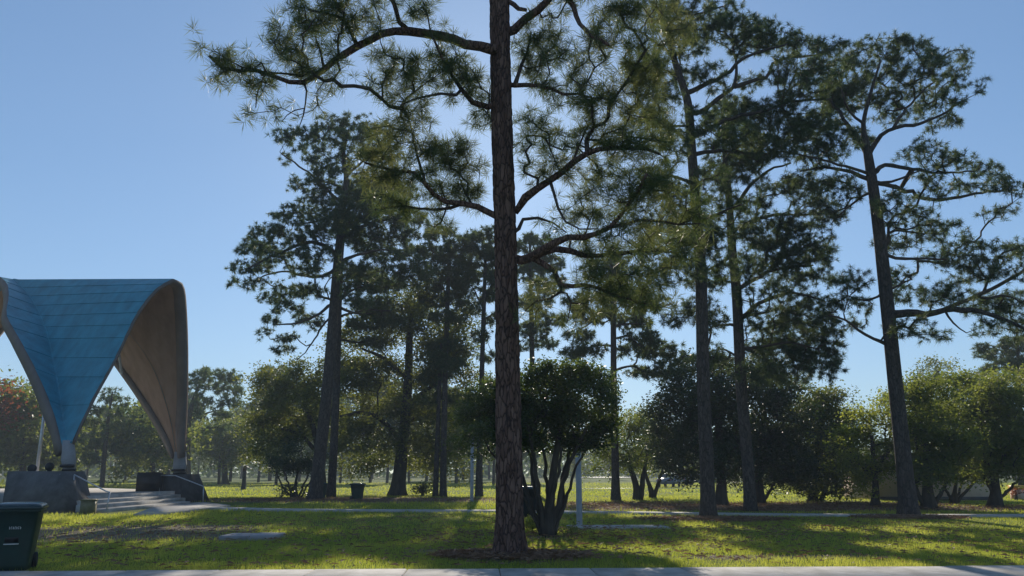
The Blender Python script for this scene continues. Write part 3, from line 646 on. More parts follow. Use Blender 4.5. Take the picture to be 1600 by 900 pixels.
    pine('pine_tree', 'stout tall pine by the small multi-stem shrub, with drooping boughs', None, (492, 781), Y,
         [(491, 781), (499, 720), (511, 610), (520, 500), (526, 420), (531, 370), (537, 320), (541, 280), (537, 240), (545, 205)], [13.5, 12.5, 11, 9.5, 8, 7, 6, 5, 3.5, 2],
         [([(527, 398), (505, 382), (475, 380), (445, 392), (410, 408), (385, 420)], 4, 1.2, 0, -2), ([(526, 420), (500, 432), (470, 430), (440, 424), (400, 436)], 3.6, 1, 0, 2), ([(521, 472), (495, 492), (465, 505), (430, 508)], 3, 1, 0, -1), ([(516, 495), (503, 510), (492, 530), (478, 548), (465, 562)], 2, .8, 0, 1),
          ([(537, 322), (515, 300), (490, 275), (465, 258), (440, 240)], 3, 1, 0, -1), ([(532, 370), (570, 352), (610, 342), (645, 345)], 3.6, 1.2, 0, 2), ([(527, 410), (570, 395), (610, 390), (640, 400)], 3.2, 1, 0, -2), ([(541, 275), (570, 250), (600, 235)], 2.6, 1, 0, 1), ([(535, 330), (500, 345), (465, 350)], 3, 1, 0, 2), ([(540, 300), (515, 285), (485, 285)], 2.4, 1, 0, 1.5), ([(522, 470), (560, 450), (600, 445)], 2.6, 1, 0, 2)],
         [(438, 212, 18, 9), (475, 214, 34, 14), (520, 198, 34, 12), (555, 192, 30, 9), (590, 205, 30, 14), (490, 240, 28, 12), (445, 248, 12, 8), (550, 225, 40, 18), (600, 240, 34, 18), (468, 286, 20, 10), (505, 272, 30, 16), (530, 255, 26, 12), (450, 335, 26, 12), (490, 325, 34, 14), (420, 362, 30, 13), (470, 362, 44, 16), (395, 388, 30, 13), (440, 392, 44, 14), (375, 418, 20, 9), (405, 418, 28, 9), (365, 445, 12, 8), (395, 442, 24, 8), (560, 320, 44, 20), (605, 330, 44, 24), (640, 350, 36, 20), (560, 365, 44, 18), (600, 385, 44, 20), (630, 410, 34, 18), (520, 345, 34, 16), (500, 395, 30, 12), (425, 465, 24, 9), (460, 455, 34, 9), (450, 480, 30, 10), (480, 500, 24, 12), (425, 500, 18, 8), (412, 520, 14, 6), (445, 525, 20, 8), (430, 548, 14, 6), (455, 545, 14, 6), (550, 420, 34, 14), (590, 440, 40, 14), (560, 470, 26, 12), (620, 300, 34, 18), (580, 280, 30, 14), (650, 430, 30, 16), (480, 420, 34, 10), (480, 455, 30, 10), (500, 300, 30, 14)],
         dens=6.5, n_needle=20, L=.31, w=.034, mat_needle='needle', mat_bark='bark', flare=(.35, .5), k=20, jy=2.5)

    Y = Yof(777)
    pine('pine_tree', 'slim pine trunk directly beside the stout pine, half hidden by its crown', None, (518, 777), Y,
         [(517, 777), (522, 690), (527, 560), (530, 460), (535, 380), (548, 320)], [8.5, 8, 7, 6, 4.5, 2],
         [([(530, 480), (560, 490), (590, 488), (610, 495)], 2.6, 1, 0, 1), ([(530, 495), (570, 485), (610, 486)], 2.6, 1, 0, -1), ([(528, 530), (560, 535), (590, 530)], 2.2, 1, 0, 1), ([(531, 440), (570, 440), (600, 430)], 2.6, 1, 0, -1)],
         [(590, 478, 34, 12), (610, 500, 24, 9), (570, 505, 30, 9), (600, 445, 34, 12), (570, 430, 30, 12), (580, 535, 24, 8), (560, 300, 34, 18), (540, 350, 30, 18), (600, 290, 30, 18), (550, 450, 24, 9)],
         dens=9, n_needle=20, L=.31, w=.035, mat_needle='needle', mat_bark='bark', flare=(.3, .5), k=16, jy=2)

    def back_pine(label, base, trunk, r, limbs, pads, dens=8.0, **kw):
        Yb = Yof(base[1]); a = dict(n_needle=18, L=.34, w=.045, mat_needle='needle', mat_bark='bark', flare=(.3, .5), k=14, jy=2, extra=1); a.update(kw)
        pine('pine_tree', label, None, base, Yb, trunk, r, limbs, pads, dens, **a)
    back_pine('single pine between the clipped shrub tree and the pale two-stem tree, brown straw around it', (962, 783),
              [(962, 783), (961, 700), (959, 600), (958, 480), (955, 420), (955, 390)], [9, 7.5, 6.5, 5.5, 4, 2],
              [([(958, 540), (930, 540), (905, 548)], 2.2, .8, 0, -1), ([(958, 510), (985, 506), (1010, 508)], 2.2, .8, 0, 1), ([(958, 530), (980, 525), (1000, 540)], 2, .8, 0, -1), ([(959, 580), (985, 572), (1010, 580), (1040, 590)], 2.4, .9, 0, 1), ([(958, 490), (930, 500), (900, 520)], 2, .8, 0, 1)],
              [(905, 525, 24, 10), (920, 548, 34, 9), (895, 552, 20, 8), (990, 500, 34, 12), (1005, 530, 34, 12), (985, 548, 24, 8), (1030, 545, 30, 12), (1040, 580, 34, 12), (1000, 580, 24, 8), (930, 490, 34, 14), (970, 460, 40, 16), (1010, 470, 30, 14), (950, 420, 40, 20), (900, 470, 24, 12), (1060, 560, 24, 12)])
    back_pine('thin pine behind the clipped shrub tree with short level boughs', (748, 776),
              [(748, 776), (750, 690), (753, 580), (756, 480), (758, 420), (760, 380)], [7.5, 6, 5, 4.4, 3, 1.6],
              [([(754, 480), (742, 455), (730, 440)], 2, .8, 0, 0), ([(755, 500), (772, 490), (790, 480)], 1.8, .8, 0, 0)],
              [(735, 372, 24, 9), (765, 368, 30, 10), (750, 392, 30, 12), (780, 400, 26, 12), (725, 405, 22, 10), (750, 425, 34, 12), (785, 435, 26, 12), (725, 445, 20, 10), (770, 460, 30, 10), (735, 480, 20, 8), (775, 500, 24, 8), (745, 525, 20, 7), (770, 560, 20, 7)])
    back_pine('thin dark pine rising out of the broad oak crown', (692, 776),
              [(692, 776), (694, 660), (697, 540), (700, 450), (703, 400), (705, 375)], [7, 6, 5, 4.2, 3, 1.6],
              [([(700, 440), (715, 425), (728, 415)], 1.8, .8, 0, 0), ([(699, 460), (685, 445), (670, 440)], 1.8, .8, 0, 0)],
              [(690, 365, 30, 9), (715, 385, 26, 10), (680, 392, 28, 10), (705, 412, 34, 12), (670, 425, 26, 10), (725, 430, 20, 10), (695, 445, 34, 12), (680, 470, 26, 9), (715, 465, 24, 10), (650, 395, 20, 10), (700, 495, 30, 9)])
    back_pine('slight young pine close to the thin dark pine', (680, 776), [(680, 776), (683, 700), (686, 620), (688, 560), (690, 530)], [5.5, 5, 4, 3, 1.6], [],
              [(690, 540, 26, 10), (675, 560, 22, 10), (705, 570, 24, 10), (680, 590, 28, 10), (700, 620, 24, 9)])
    back_pine('distant pine topping out above the clipped shrub tree, slim bare stem', (834, 771),
              [(834, 771), (833, 660), (831, 540), (829, 440), (828, 380)], [6, 5.5, 5, 4, 2], [],
              [(835, 380, 34, 14), (850, 410, 34, 14), (825, 425, 30, 14), (860, 445, 30, 12), (835, 470, 34, 12), (855, 500, 30, 10), (830, 515, 30, 10), (850, 535, 26, 8), (812, 540, 20, 7)])
    back_pine('distant pine showing above the low bushy tree row', (1596, 772), [(1596, 772), (1594, 660), (1592, 590), (1590, 540), (1588, 500)], [6, 5, 4, 3, 1.6],
              [([(1592, 590), (1570, 570), (1545, 560)], 1.8, .8, 0, 0)],
              [(1560, 552, 30, 9), (1590, 535, 30, 10), (1575, 570, 30, 9), (1535, 545, 18, 7), (1600, 565, 30, 10), (1590, 590, 30, 8), (1545, 580, 18, 6), (1620, 545, 24, 10)])
near_pines()

# ------------------------------------------------------------------ broadleaf trees and shrubs
def broad(name, label, cat, base_px, stems, pads, dens, n, rc, size, mat, wid=.5, group=None, r0=8, bark='bark_dark', Y=None, jy=1.5, rt=.008, alpha=.2, shell=.35, depth=.85, pen=.8, clump=None):
    Y = Y or Yof(base_px[1]); b = P(base_px[0], base_px[1], Y); b[2] = 0
    t = Tree(name, label, cat, b, group)
    first = True
    for st in stems:
        pts = px_line(st[0], Y, 0, st[3] if len(st) > 3 else 0); 
        if first: pts[0] = b
        sc = zc(b) / FPX
        if first:
            nr = len(pts); rad = np.linspace(st[1], st[2], nr) * sc
            t.trunk(pts, rad, M[bark], 14, step=.3, flare=(.5, .35), pen=pen); first = False
        else:
            if pts[0][2] < .35: pts[0][2] = .04
            q = spline(pts, 12); rad = np.linspace(st[1], st[2], 12) * sc
            par = 0
            for a, r in zip(q, rad): par = t.add_node(a, par, pen * .6, r)
            mb = MB(); mb.tube(q + np.vstack([np.zeros(3), rng.normal(0, .025, (11, 3))]), rad, 8); mb.build('stem', M[bark], t.root, t.base, True)
    att = pads_points(pads, Y, dens * KB, jy=jy, shell=shell, depth=depth, clump=rc * 1.3 if clump is None else clump)
    t.grow(att, alpha=alpha, up=0, seg=.4); t.twigs(M['bark_dark'], rt=rt, k=4, rmax=.12)
    V, F = leaves(np.array(t.tips), n * 2, rc, size, wid)
    o = mesh_obj('crown', V, F, M[mat], t.root, t.base); o['kind'] = 'stuff'
    return t

def broad_trees():
    broad('shrub_tree', 'clipped round-topped multi-stem shrub tree with glossy leaves right behind the reddish trunk', 'tree', (856, 838),
          [([(856, 838), (858, 800), (862, 760), (868, 715), (876, 670)], 9, 4), ([(850, 832), (845, 790), (838, 740), (832, 700), (825, 665)], 4.5, 2, -.5), ([(852, 830), (856, 780), (852, 730), (848, 690)], 4.5, 2, .4), ([(862, 832), (872, 780), (886, 735), (900, 700), (915, 670)], 5, 2, -.3),
           ([(864, 832), (876, 790), (880, 750), (890, 710), (896, 680)], 4.5, 2, .5), ([(846, 834), (832, 800), (822, 770), (812, 735), (795, 700)], 4.5, 2, .3), ([(858, 830), (862, 780), (872, 740), (876, 700)], 4, 2, -.6), ([(848, 830), (838, 780), (828, 720), (822, 690)], 3.5, 1.6, .6), ([(866, 830), (884, 780), (896, 740), (912, 705)], 3.5, 1.6, .2), ([(845, 828), (826, 790), (800, 752), (775, 715), (760, 690)], 3, 1.4, -.2)],
          [(835, 592, 26, 20), (870, 582, 34, 20), (910, 588, 34, 20), (942, 592, 22, 18), (952, 610, 14, 20), (845, 578, 24, 12), (905, 576, 34, 10), (950, 640, 18, 34), (940, 675, 26, 28), (905, 620, 50, 40), (860, 630, 50, 44), (900, 665, 54, 36), (840, 660, 40, 40), (870, 692, 44, 18), (825, 690, 24, 16), (915, 695, 28, 14), (800, 620, 34, 36), (770, 615, 28, 24), (745, 622, 20, 22), (735, 650, 24, 20), (770, 655, 34, 30), (722, 655, 12, 14), (745, 680, 26, 20), (780, 685, 24, 16), (720, 695, 14, 10), (760, 706, 20, 9), (800, 670, 30, 34), (710, 690, 10, 10)],
          dens=32, n=11, rc=.12, size=.1, mat='glossy_leaf', jy=.9, rt=.005, shell=.3, alpha=.15, pen=.5, clump=0.0)
    broad('oak_tree', 'broad dark oak with thick flaring trunk behind the far green bin', 'tree', (620, 774),
          [([(620, 774), (625, 735), (632, 670), (638, 590), (640, 520), (642, 480)], 12, 3.5), ([(628, 690), (600, 660), (570, 645), (530, 650)], 5, 2), ([(634, 640), (665, 610), (700, 590)], 5, 2), ([(632, 660), (660, 650), (690, 645)], 4, 2), ([(637, 590), (600, 560), (565, 545)], 4, 2)],
          [(640, 470, 40, 20), (600, 490, 40, 22), (680, 485, 40, 24), (715, 510, 28, 30), (570, 525, 40, 24), (640, 520, 50, 26), (690, 545, 44, 30), (540, 560, 40, 22), (590, 575, 44, 26), (650, 585, 50, 28), (715, 580, 30, 34), (545, 610, 34, 22), (600, 630, 44, 26), (660, 640, 50, 26), (710, 640, 34, 30), (560, 665, 34, 22), (620, 690, 44, 20), (680, 695, 44, 22), (725, 690, 26, 26), (580, 715, 40, 18), (650, 730, 34, 14), (700, 735, 30, 14), (540, 700, 24, 16), (560, 740, 20, 8)],
          dens=3.2, n=14, rc=.34, size=.24, mat='oak_leaf', jy=3)
    broad('broadleaf_tree', 'olive-leaved spreading tree behind the stout pine, bandshell side', 'tree', (505, 773),
          [([(505, 773), (500, 720), (490, 670), (475, 630)], 7, 3), ([(498, 710), (470, 680), (440, 670)], 4, 2), ([(492, 680), (520, 640), (530, 610)], 4, 2)],
          [(440, 595, 34, 16), (475, 585, 34, 18), (510, 590, 30, 20), (420, 625, 28, 18), (460, 625, 40, 20), (505, 630, 30, 24), (405, 665, 20, 22), (440, 660, 34, 22), (480, 665, 34, 22), (400, 705, 16, 16), (425, 700, 26, 18), (450, 690, 26, 14), (530, 660, 20, 24)],
          dens=4.0, n=13, rc=.32, size=.24, mat='oak_leaf', jy=2.5)
    broad('shrub', 'small dark multi-stem shrub at the foot of the stout pine', 'shrub', (462, 778),
          [([(462, 778), (462, 755), (466, 735)], 3, 1.5), ([(458, 776), (450, 755), (445, 735)], 2, 1), ([(466, 776), (476, 755), (484, 735)], 2, 1), ([(455, 776), (440, 758), (432, 738)], 2, 1), ([(470, 776), (480, 760), (490, 742)], 1.6, 1)],
          [(465, 712, 30, 16), (440, 720, 18, 16), (485, 722, 16, 16), (462, 730, 30, 10), (455, 766, 12, 10), (470, 770, 10, 7), (445, 770, 8, 6)], dens=10, n=12, rc=.18, size=.15, mat='magnolia_leaf', jy=.8, rt=.006)
    broad('bush', 'low round dark bush beside the oak trunk', 'bush', (660, 774), [([(660, 774), (660, 768), (660, 762)], 2, 1)], [(660, 762, 10, 9), (655, 768, 9, 6), (666, 768, 8, 6)], dens=12, n=12, rc=.15, size=.15, mat='magnolia_leaf', jy=.3, rt=.006)
    broad('broadleaf_tree', 'pale green two-stem tree beside the single pine with brown straw', 'tree', (996, 781),
          [([(996, 781), (994, 760), (986, 735), (975, 715), (955, 705)], 6, 2), ([(1000, 780), (1004, 755), (1008, 730), (1012, 700)], 5, 2)],
          [(985, 660, 30, 20), (1010, 650, 30, 20), (960, 680, 30, 20), (1000, 690, 40, 24), (935, 705, 22, 16), (965, 710, 30, 16), (1030, 690, 26, 24), (945, 730, 20, 10), (975, 730, 24, 9), (1010, 720, 30, 14)],
          dens=5, n=12, rc=.26, size=.17, mat='light_leaf', jy=1.8)
    broad('broadleaf_tree', 'small V-forked tree on bright grass beyond the brown straw', 'tree', (1020, 778),
          [([(1020, 778), (1017, 765), (1010, 745), (1005, 725)], 4.5, 1.6), ([(1022, 776), (1028, 758), (1034, 738), (1040, 720)], 3.5, 1.4)],
          [(1010, 712, 22, 14), (1040, 710, 24, 16), (1025, 690, 30, 18), (1055, 730, 20, 12), (1015, 735, 16, 7)], dens=5, n=12, rc=.25, size=.17, mat='light_leaf', jy=1.2)
    broad('magnolia_tree', 'large dark magnolia behind the straight pine with shiny leaves', 'tree', (1127, 790),
          [([(1127, 790), (1127, 750), (1124, 690), (1122, 620), (1120, 590)], 9, 3), ([(1126, 740), (1100, 715), (1075, 700)], 4, 2), ([(1126, 720), (1150, 700), (1170, 680)], 4, 2)],
          [(1090, 585, 34, 24), (1120, 575, 34, 22), (1060, 610, 34, 26), (1100, 625, 44, 30), (1145, 610, 34, 30), (1050, 650, 34, 28), (1090, 665, 44, 30), (1140, 660, 40, 34), (1045, 695, 34, 26), (1085, 705, 44, 26), (1130, 710, 40, 26), (1055, 730, 30, 12), (1100, 738, 34, 12), (1140, 740, 30, 14), (1020, 660, 18, 20), (1160, 700, 24, 30)],
          dens=8, n=11, rc=.24, size=.19, mat='magnolia_leaf', jy=1.5)
    broad('magnolia_tree', 'wide dark evergreen magnolia behind the pale leaning pine', 'tree', (1187, 787),
          [([(1187, 787), (1186, 750), (1190, 690), (1195, 620)], 8, 3), ([(1186, 745), (1205, 720), (1225, 705)], 4, 2), ([(1192, 786), (1204, 765), (1215, 745)], 3, 1.5)],
          [(1190, 590, 34, 20), (1220, 600, 30, 22), (1185, 630, 40, 26), (1225, 640, 34, 30), (1180, 675, 40, 28), (1225, 685, 40, 30), (1190, 715, 44, 26), (1235, 725, 36, 24), (1200, 748, 40, 12), (1170, 750, 24, 12), (1245, 750, 24, 10)],
          dens=8, n=12, rc=.26, size=.19, mat='magnolia_leaf', jy=1.5)
    broad('broadleaf_tree', 'dense rounded evergreen tree with foliage down to the ground, beside the yellow-green tree', 'tree', (1270, 784),
          [([(1270, 784), (1272, 750), (1278, 690), (1282, 640)], 7, 3), ([(1282, 782), (1292, 760), (1300, 740)], 4, 2)],
          [(1275, 622, 30, 18), (1305, 632, 26, 18), (1325, 650, 14, 16), (1260, 645, 24, 20), (1290, 660, 40, 26), (1320, 680, 20, 24), (1265, 690, 36, 28), (1305, 705, 36, 26), (1255, 725, 30, 22), (1290, 740, 40, 18), (1330, 735, 24, 18), (1265, 760, 24, 12), (1300, 765, 24, 9)],
          dens=9, n=12, rc=.26, size=.19, mat='oak_leaf', jy=1.5)
    broad('broadleaf_tree', 'sunlit yellow-green tree with layered sprays beside the lone leaning pine', 'tree', (1368, 791),
          [([(1368, 791), (1368, 760), (1365, 720), (1362, 680)], 6, 2.5), ([(1366, 750), (1345, 725), (1325, 705)], 3, 1.5), ([(1367, 740), (1385, 705), (1392, 670)], 3, 1.5)],
          [(1375, 632, 24, 14), (1345, 652, 24, 12), (1390, 655, 20, 18), (1320, 668, 18, 9), (1365, 672, 34, 14), (1305, 692, 14, 7), (1335, 692, 30, 9), (1380, 695, 30, 14), (1325, 725, 22, 8), (1350, 715, 30, 10), (1385, 725, 24, 16), (1340, 740, 24, 8), (1365, 748, 28, 12), (1350, 766, 14, 6)],
          dens=9, n=12, rc=.2, size=.16, mat='bright_leaf', jy=1.2)
    grp = 'bushy tree row in front of the tan wall'
    broad('bushy_tree', 'bushy tree with twin trunks just behind the lone leaning pine', 'tree', (1452, 794),
          [([(1452, 794), (1450, 770), (1448, 735), (1446, 690)], 10, 3.5), ([(1458, 792), (1470, 770), (1484, 748)], 4, 2), ([(1446, 792), (1436, 772), (1430, 750)], 4, 2)],
          [(1430, 615, 24, 16), (1455, 612, 30, 18), (1425, 650, 26, 24), (1465, 648, 40, 26), (1430, 690, 34, 24), (1480, 690, 36, 26), (1440, 718, 40, 18), (1485, 718, 34, 16), (1455, 740, 40, 10), (1415, 732, 20, 12)],
          dens=13, n=12, rc=.22, size=.165, mat='light_leaf', jy=1.4, group=grp)
    broad('bushy_tree', 'slim many-forked tree standing in front of the tan wall', 'tree', (1491, 787),
          [([(1491, 787), (1491, 778), (1492, 765), (1496, 740)], 5, 2), ([(1489, 784), (1480, 768), (1470, 752)], 3, 1.5), ([(1494, 784), (1506, 770), (1520, 755), (1532, 740)], 3, 1.5), ([(1492, 782), (1500, 764), (1506, 745)], 2.4, 1.4)],
          [(1490, 600, 30, 16), (1520, 598, 34, 18), (1505, 635, 44, 26), (1500, 680, 40, 26), (1540, 665, 34, 26), (1510, 720, 40, 20), (1545, 715, 30, 22), (1500, 734, 34, 10), (1535, 736, 24, 8)],
          dens=10, n=12, rc=.25, size=.18, mat='light_leaf', jy=1.5, group=grp)
    broad('bushy_tree', 'bushy tree with one thick dark trunk near the red-blossomed shrub', 'tree', (1556, 792),
          [([(1556, 792), (1556, 770), (1554, 740), (1556, 690)], 9.5, 3.5), ([(1560, 780), (1576, 765), (1592, 748)], 3, 1.5), ([(1554, 775), (1544, 755), (1536, 740)], 3.5, 2)],
          [(1560, 605, 34, 18), (1595, 600, 34, 20), (1550, 640, 34, 24), (1590, 645, 40, 28), (1565, 685, 44, 26), (1605, 695, 36, 28), (1560, 716, 40, 18), (1600, 720, 34, 16), (1575, 736, 40, 10), (1630, 680, 34, 40), (1540, 738, 20, 8)],
          dens=13, n=12, rc=.22, size=.165, mat='light_leaf', jy=1.4, group=grp)
    broad('broadleaf_tree', 'airy sparse-leaved tree top rising above the bushy row', 'tree', (1440, 768),
          [([(1440, 768), (1442, 700), (1448, 640), (1455, 600), (1470, 575)], 5, 1.5), ([(1447, 650), (1436, 610), (1438, 580)], 2, 1)],
          [(1440, 572, 20, 12), (1475, 568, 18, 10), (1430, 600, 22, 12), (1460, 600, 20, 12), (1425, 625, 24, 12), (1490, 572, 10, 7), (1380, 625, 14, 14), (1395, 612, 14, 10)], dens=1.9, n=8, rc=.3, size=.26, mat='oak_leaf', jy=1)
    # low plants round the shrub tree
    broad('ground_cover', 'low leafy ivy patch spreading at the foot of the clipped shrub tree', 'plant', (893, 836), [([(893, 836), (893, 833), (893, 830)], 1, .6)], [(885, 832, 22, 5, 0), (905, 834, 20, 4, .2), (870, 830, 14, 6, .2), (920, 836, 10, 3, 0)], dens=60, n=10, rc=.07, size=.07, mat='light_leaf', rt=.003, pen=0)
    broad('seedling_clump', 'bright green seedling clump between the reddish trunk and the shrub stems', 'plant', (832, 834), [([(832, 834), (832, 826), (832, 818)], 1, .6)], [(831, 820, 12, 12, 0), (838, 812, 10, 9, .1), (825, 828, 8, 6, 0)], dens=50, n=9, rc=.07, size=.08, mat='bright_leaf', rt=.003, pen=0)
    broad('red_shrub', 'red-blossomed shrub beyond the end of the bushy row', 'shrub', (1588, 781), [([(1588, 781), (1588, 776), (1588, 770)], 2, 1)], [(1588, 766, 9, 5), (1582, 769, 5, 4), (1594, 768, 5, 4)], dens=12, n=9, rc=.12, size=.13, mat='red_leaf', jy=.2, rt=.006)
    # trees behind and left of the bandshell
    broad('broadleaf_tree', 'green tree behind the bandshell pole', 'tree', (35, 752), [([(35, 752), (36, 720), (38, 680)], 6, 2)],
          [(30, 630, 34, 18), (60, 650, 34, 20), (15, 660, 34, 24), (55, 690, 44, 24), (20, 705, 34, 20), (80, 700, 30, 20), (-10, 640, 30, 24), (-20, 690, 34, 24), (95, 680, 16, 14)], dens=.55, n=26, rc=1.0, size=.62, mat='light_leaf', jy=4, Y=95)
    broad('broadleaf_tree', 'tree with reddish autumn leaves behind the bandshell abutment', 'tree', (-8, 755), [([(-8, 755), (-6, 700), (-4, 650)], 6, 2)], [(-4, 612, 10, 10), (2, 632, 9, 7), (-16, 640, 16, 20), (-6, 665, 8, 8)], dens=.7, n=22, rc=.8, size=.5, mat='red_leaf', jy=2, Y=88)
    broad('broadleaf_tree', 'leafy tree seen through the bandshell opening beside its far leg', 'tree', (240, 752), [([(240, 752), (238, 720), (236, 680)], 5, 2)],
          [(225, 655, 30, 16), (250, 670, 28, 16), (215, 685, 34, 18), (250, 700, 34, 18), (225, 720, 34, 12), (200, 665, 20, 14)], dens=.55, n=26, rc=.9, size=.58, mat='light_leaf', jy=4, Y=98)
    broad('broadleaf_tree', 'light green leafy tree beyond the round-topped pine near the bandshell', 'tree', (352, 750), [([(352, 750), (350, 720), (348, 690)], 5, 2)],
          [(340, 670, 26, 12), (370, 680, 26, 14), (345, 700, 26, 12), (385, 700, 24, 14), (320, 690, 18, 10), (392, 660, 18, 14)], dens=.55, n=24, rc=.9, size=.55, mat='light_leaf', jy=4, Y=112)
broad_trees()

def left_pines():
    pine('pine_tree', 'round-topped pine close behind the bandshell far leg', None, (294, 750), 98,
         [(294, 752), (293, 700), (296, 650), (306, 615), (318, 590)], [6.5, 6, 5.5, 3.5, 1.6],
         [([(297, 640), (310, 625), (322, 605)], 3, 1, 0, 0), ([(296, 660), (325, 645), (350, 640)], 2.4, .8, 0, 0), ([(294, 680), (320, 672), (345, 665)], 2, .8, 0, 0)],
         [(315, 582, 24, 9), (340, 580, 24, 9), (360, 592, 18, 9), (325, 600, 34, 9), (355, 610, 26, 9), (305, 605, 16, 12), (370, 605, 10, 7), (340, 628, 34, 9), (310, 630, 16, 9), (365, 630, 14, 9), (330, 648, 30, 8), (350, 668, 24, 7)],
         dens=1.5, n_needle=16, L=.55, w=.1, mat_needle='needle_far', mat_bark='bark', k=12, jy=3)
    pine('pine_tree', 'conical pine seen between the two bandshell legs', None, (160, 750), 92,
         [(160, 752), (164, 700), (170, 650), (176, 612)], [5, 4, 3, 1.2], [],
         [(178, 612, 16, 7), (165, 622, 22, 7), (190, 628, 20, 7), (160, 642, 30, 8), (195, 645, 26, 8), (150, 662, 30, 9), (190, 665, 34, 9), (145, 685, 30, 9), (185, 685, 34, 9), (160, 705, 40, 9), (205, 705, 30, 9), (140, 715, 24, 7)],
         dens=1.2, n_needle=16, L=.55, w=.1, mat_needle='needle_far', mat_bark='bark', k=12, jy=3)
left_pines()

# ------------------------------------------------------------------ the distant wood: a few kinds, many copies
def far_proto(kind):
    H = [19, 16, 12, 14][kind]; label = ['tall slim pine in the hazy distant wood beyond the lawn', 'bushy pine in the hazy distant wood beyond the lawn', 'rounded leafy tree in the hazy distant wood beyond the lawn', 'narrow leafy tree in the hazy distant wood beyond the lawn'][kind]
    t = Tree('distant_tree', label, 'tree', (0, 0, 0), 'trees of the distant wood')
    t.trunk(np.array([(0, 0, 0), (.15, .1, H * .3), (.1, -.1, H * .65), (.2, 0, H * .95)]), [.3, .24, .16, .05], M['bark_dark'], 8, step=1.0)
    if kind < 2:
        n = [150, 190][kind]; z0 = [.48, .3][kind]
        u = rng.uniform(z0, 1, n); r = np.sqrt(np.clip(1 - ((u - (z0 + .35)) / .62) ** 2, .02, 1)) * [2.9, 3.5][kind] * np.sqrt(rng.uniform(.1, 1, n)); a = rng.uniform(0, 6.283, n)
        att = np.stack([r * np.cos(a), r * np.sin(a), u * H], 1); t.grow(att, seg=1.0); t.twigs(M['twig'], rt=.02, k=3)
        ps, ds = tuft_sites(t, 3, 1.0, jitter=.5); V, F = simple_tufts(ps, ds, 12, .85, .2)
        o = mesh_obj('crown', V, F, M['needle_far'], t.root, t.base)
    else:
        n = 130; w = [4.2, 2.8][kind - 2]
        v = unit(rng.normal(size=(n, 3))) * rng.uniform(.35, 1, (n, 1)); att = v * np.array([w, w, H * .42]) + np.array([0, 0, H * .57]); t.grow(att, seg=1.0, up=0); t.twigs(M['bark_dark'], rt=.02, k=3)
        V, F = leaves(np.array(t.tips), 26, .62, .5, .6); o = mesh_obj('crown', V, F, M['light_leaf' if kind == 2 else 'oak_leaf'], t.root, t.base)
    o['kind'] = 'stuff'
    return t.root

def copy_tree(root):
    c = root.copy(); COL.objects.link(c)
    for ch in root.children:
        d = ch.copy(); COL.objects.link(d); d.parent = c
    return c

def wood_mass():
    n = 34000; x = rng.uniform(-290, 290, n); y = rng.uniform(238, 300, n)
    prof = np.array([9.5 + 4.5 * mnoise.noise((a * .035, b * .05, 3.3)) + 3 * mnoise.noise((a * .13, b * .1, 8.1)) for a, b in zip(x, y)])
    prof = prof * np.where(x > 20, .8, 1.0)
    z = prof * rng.uniform(0, 1, n) ** .8
    V, F = leaves(np.stack([x, y, z], 1), 1, .3, 1.9, .7)
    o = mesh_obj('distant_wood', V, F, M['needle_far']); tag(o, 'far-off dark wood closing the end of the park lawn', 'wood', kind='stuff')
wood_mass()

def far_wood():
    protos = [far_proto(k) for k in range(4)]; used = [False] * 4
    spots = []
    rr = random.Random(5)
    def put(px, Y, k, s):
        p = P(px, 745, Y); spots.append((p[0], Y, k, s))
    for i in range(26):                      # deep wood behind the bandshell and the left half
        put(-60 + i * 34 + rr.uniform(-14, 14), rr.uniform(150, 235), rr.choice([0, 0, 1, 1, 2]), rr.uniform(.85, 1.15))
    for i in range(17):                      # row that closes the middle
        put(265 + i * 34 + rr.uniform(-12, 12), rr.uniform(108, 145), rr.choice([0, 0, 1, 2, 3]), rr.uniform(.68, .92))
    for i in range(18):                      # low trees far behind the right half
        put(850 + i * 46 + rr.uniform(-16, 16), rr.uniform(120, 190), rr.choice([0, 2, 2, 3]), rr.uniform(.5, .7))
    for i in range(8):
        put(40 + i * 30 + rr.uniform(-8, 8), rr.uniform(128, 150), rr.choice([0, 1, 2]), rr.uniform(.6, .85))
    for (x, Y, k, s) in spots:
        if not used[k]: o = protos[k]; used[k] = True
        else: o = copy_tree(protos[k])
        pxx = 800 + FPX * x / Y; wh = 'behind the bandshell' if pxx < 300 else 'beyond the oak and stout pine' if pxx < 850 else 'beyond the dark magnolias'
        o['label'] = ['tall slim pine', 'bushy pine', 'rounded leafy tree', 'narrow leafy tree'][k] + ' in the hazy distant wood ' + wh
        o['group'] = 'distant wood ' + wh
        o.location = (x, Y, 0); o.rotation_euler = (0, 0, rr.uniform(0, 6.28)); o.scale = (s * rr.uniform(.9, 1.1), s * rr.uniform(.9, 1.1), s)
far_wood()
tr = empty('bare_stump', P(380, 765, Yof(765)) * [1, 1, 0], 'short pole-like bare trunk with reddish top standing alone on the far lawn', 'stump')
mb = MB(); mb.tube([(0, 0, -.05), (0, 0, .15), (.02, 0, .8), (.0, 0, 1.7)], [.3, .22, .19, .18], 12); mb.build('trunk', M['bark'], tr, smooth=True)
mb = MB(); mb.tube([(0, 0, 1.7), (0.02, 0, 2.1), (.03, 0, 2.25)], [.19, .17, .1], 12); mb.build('top', M['bark_main'], tr, smooth=True)
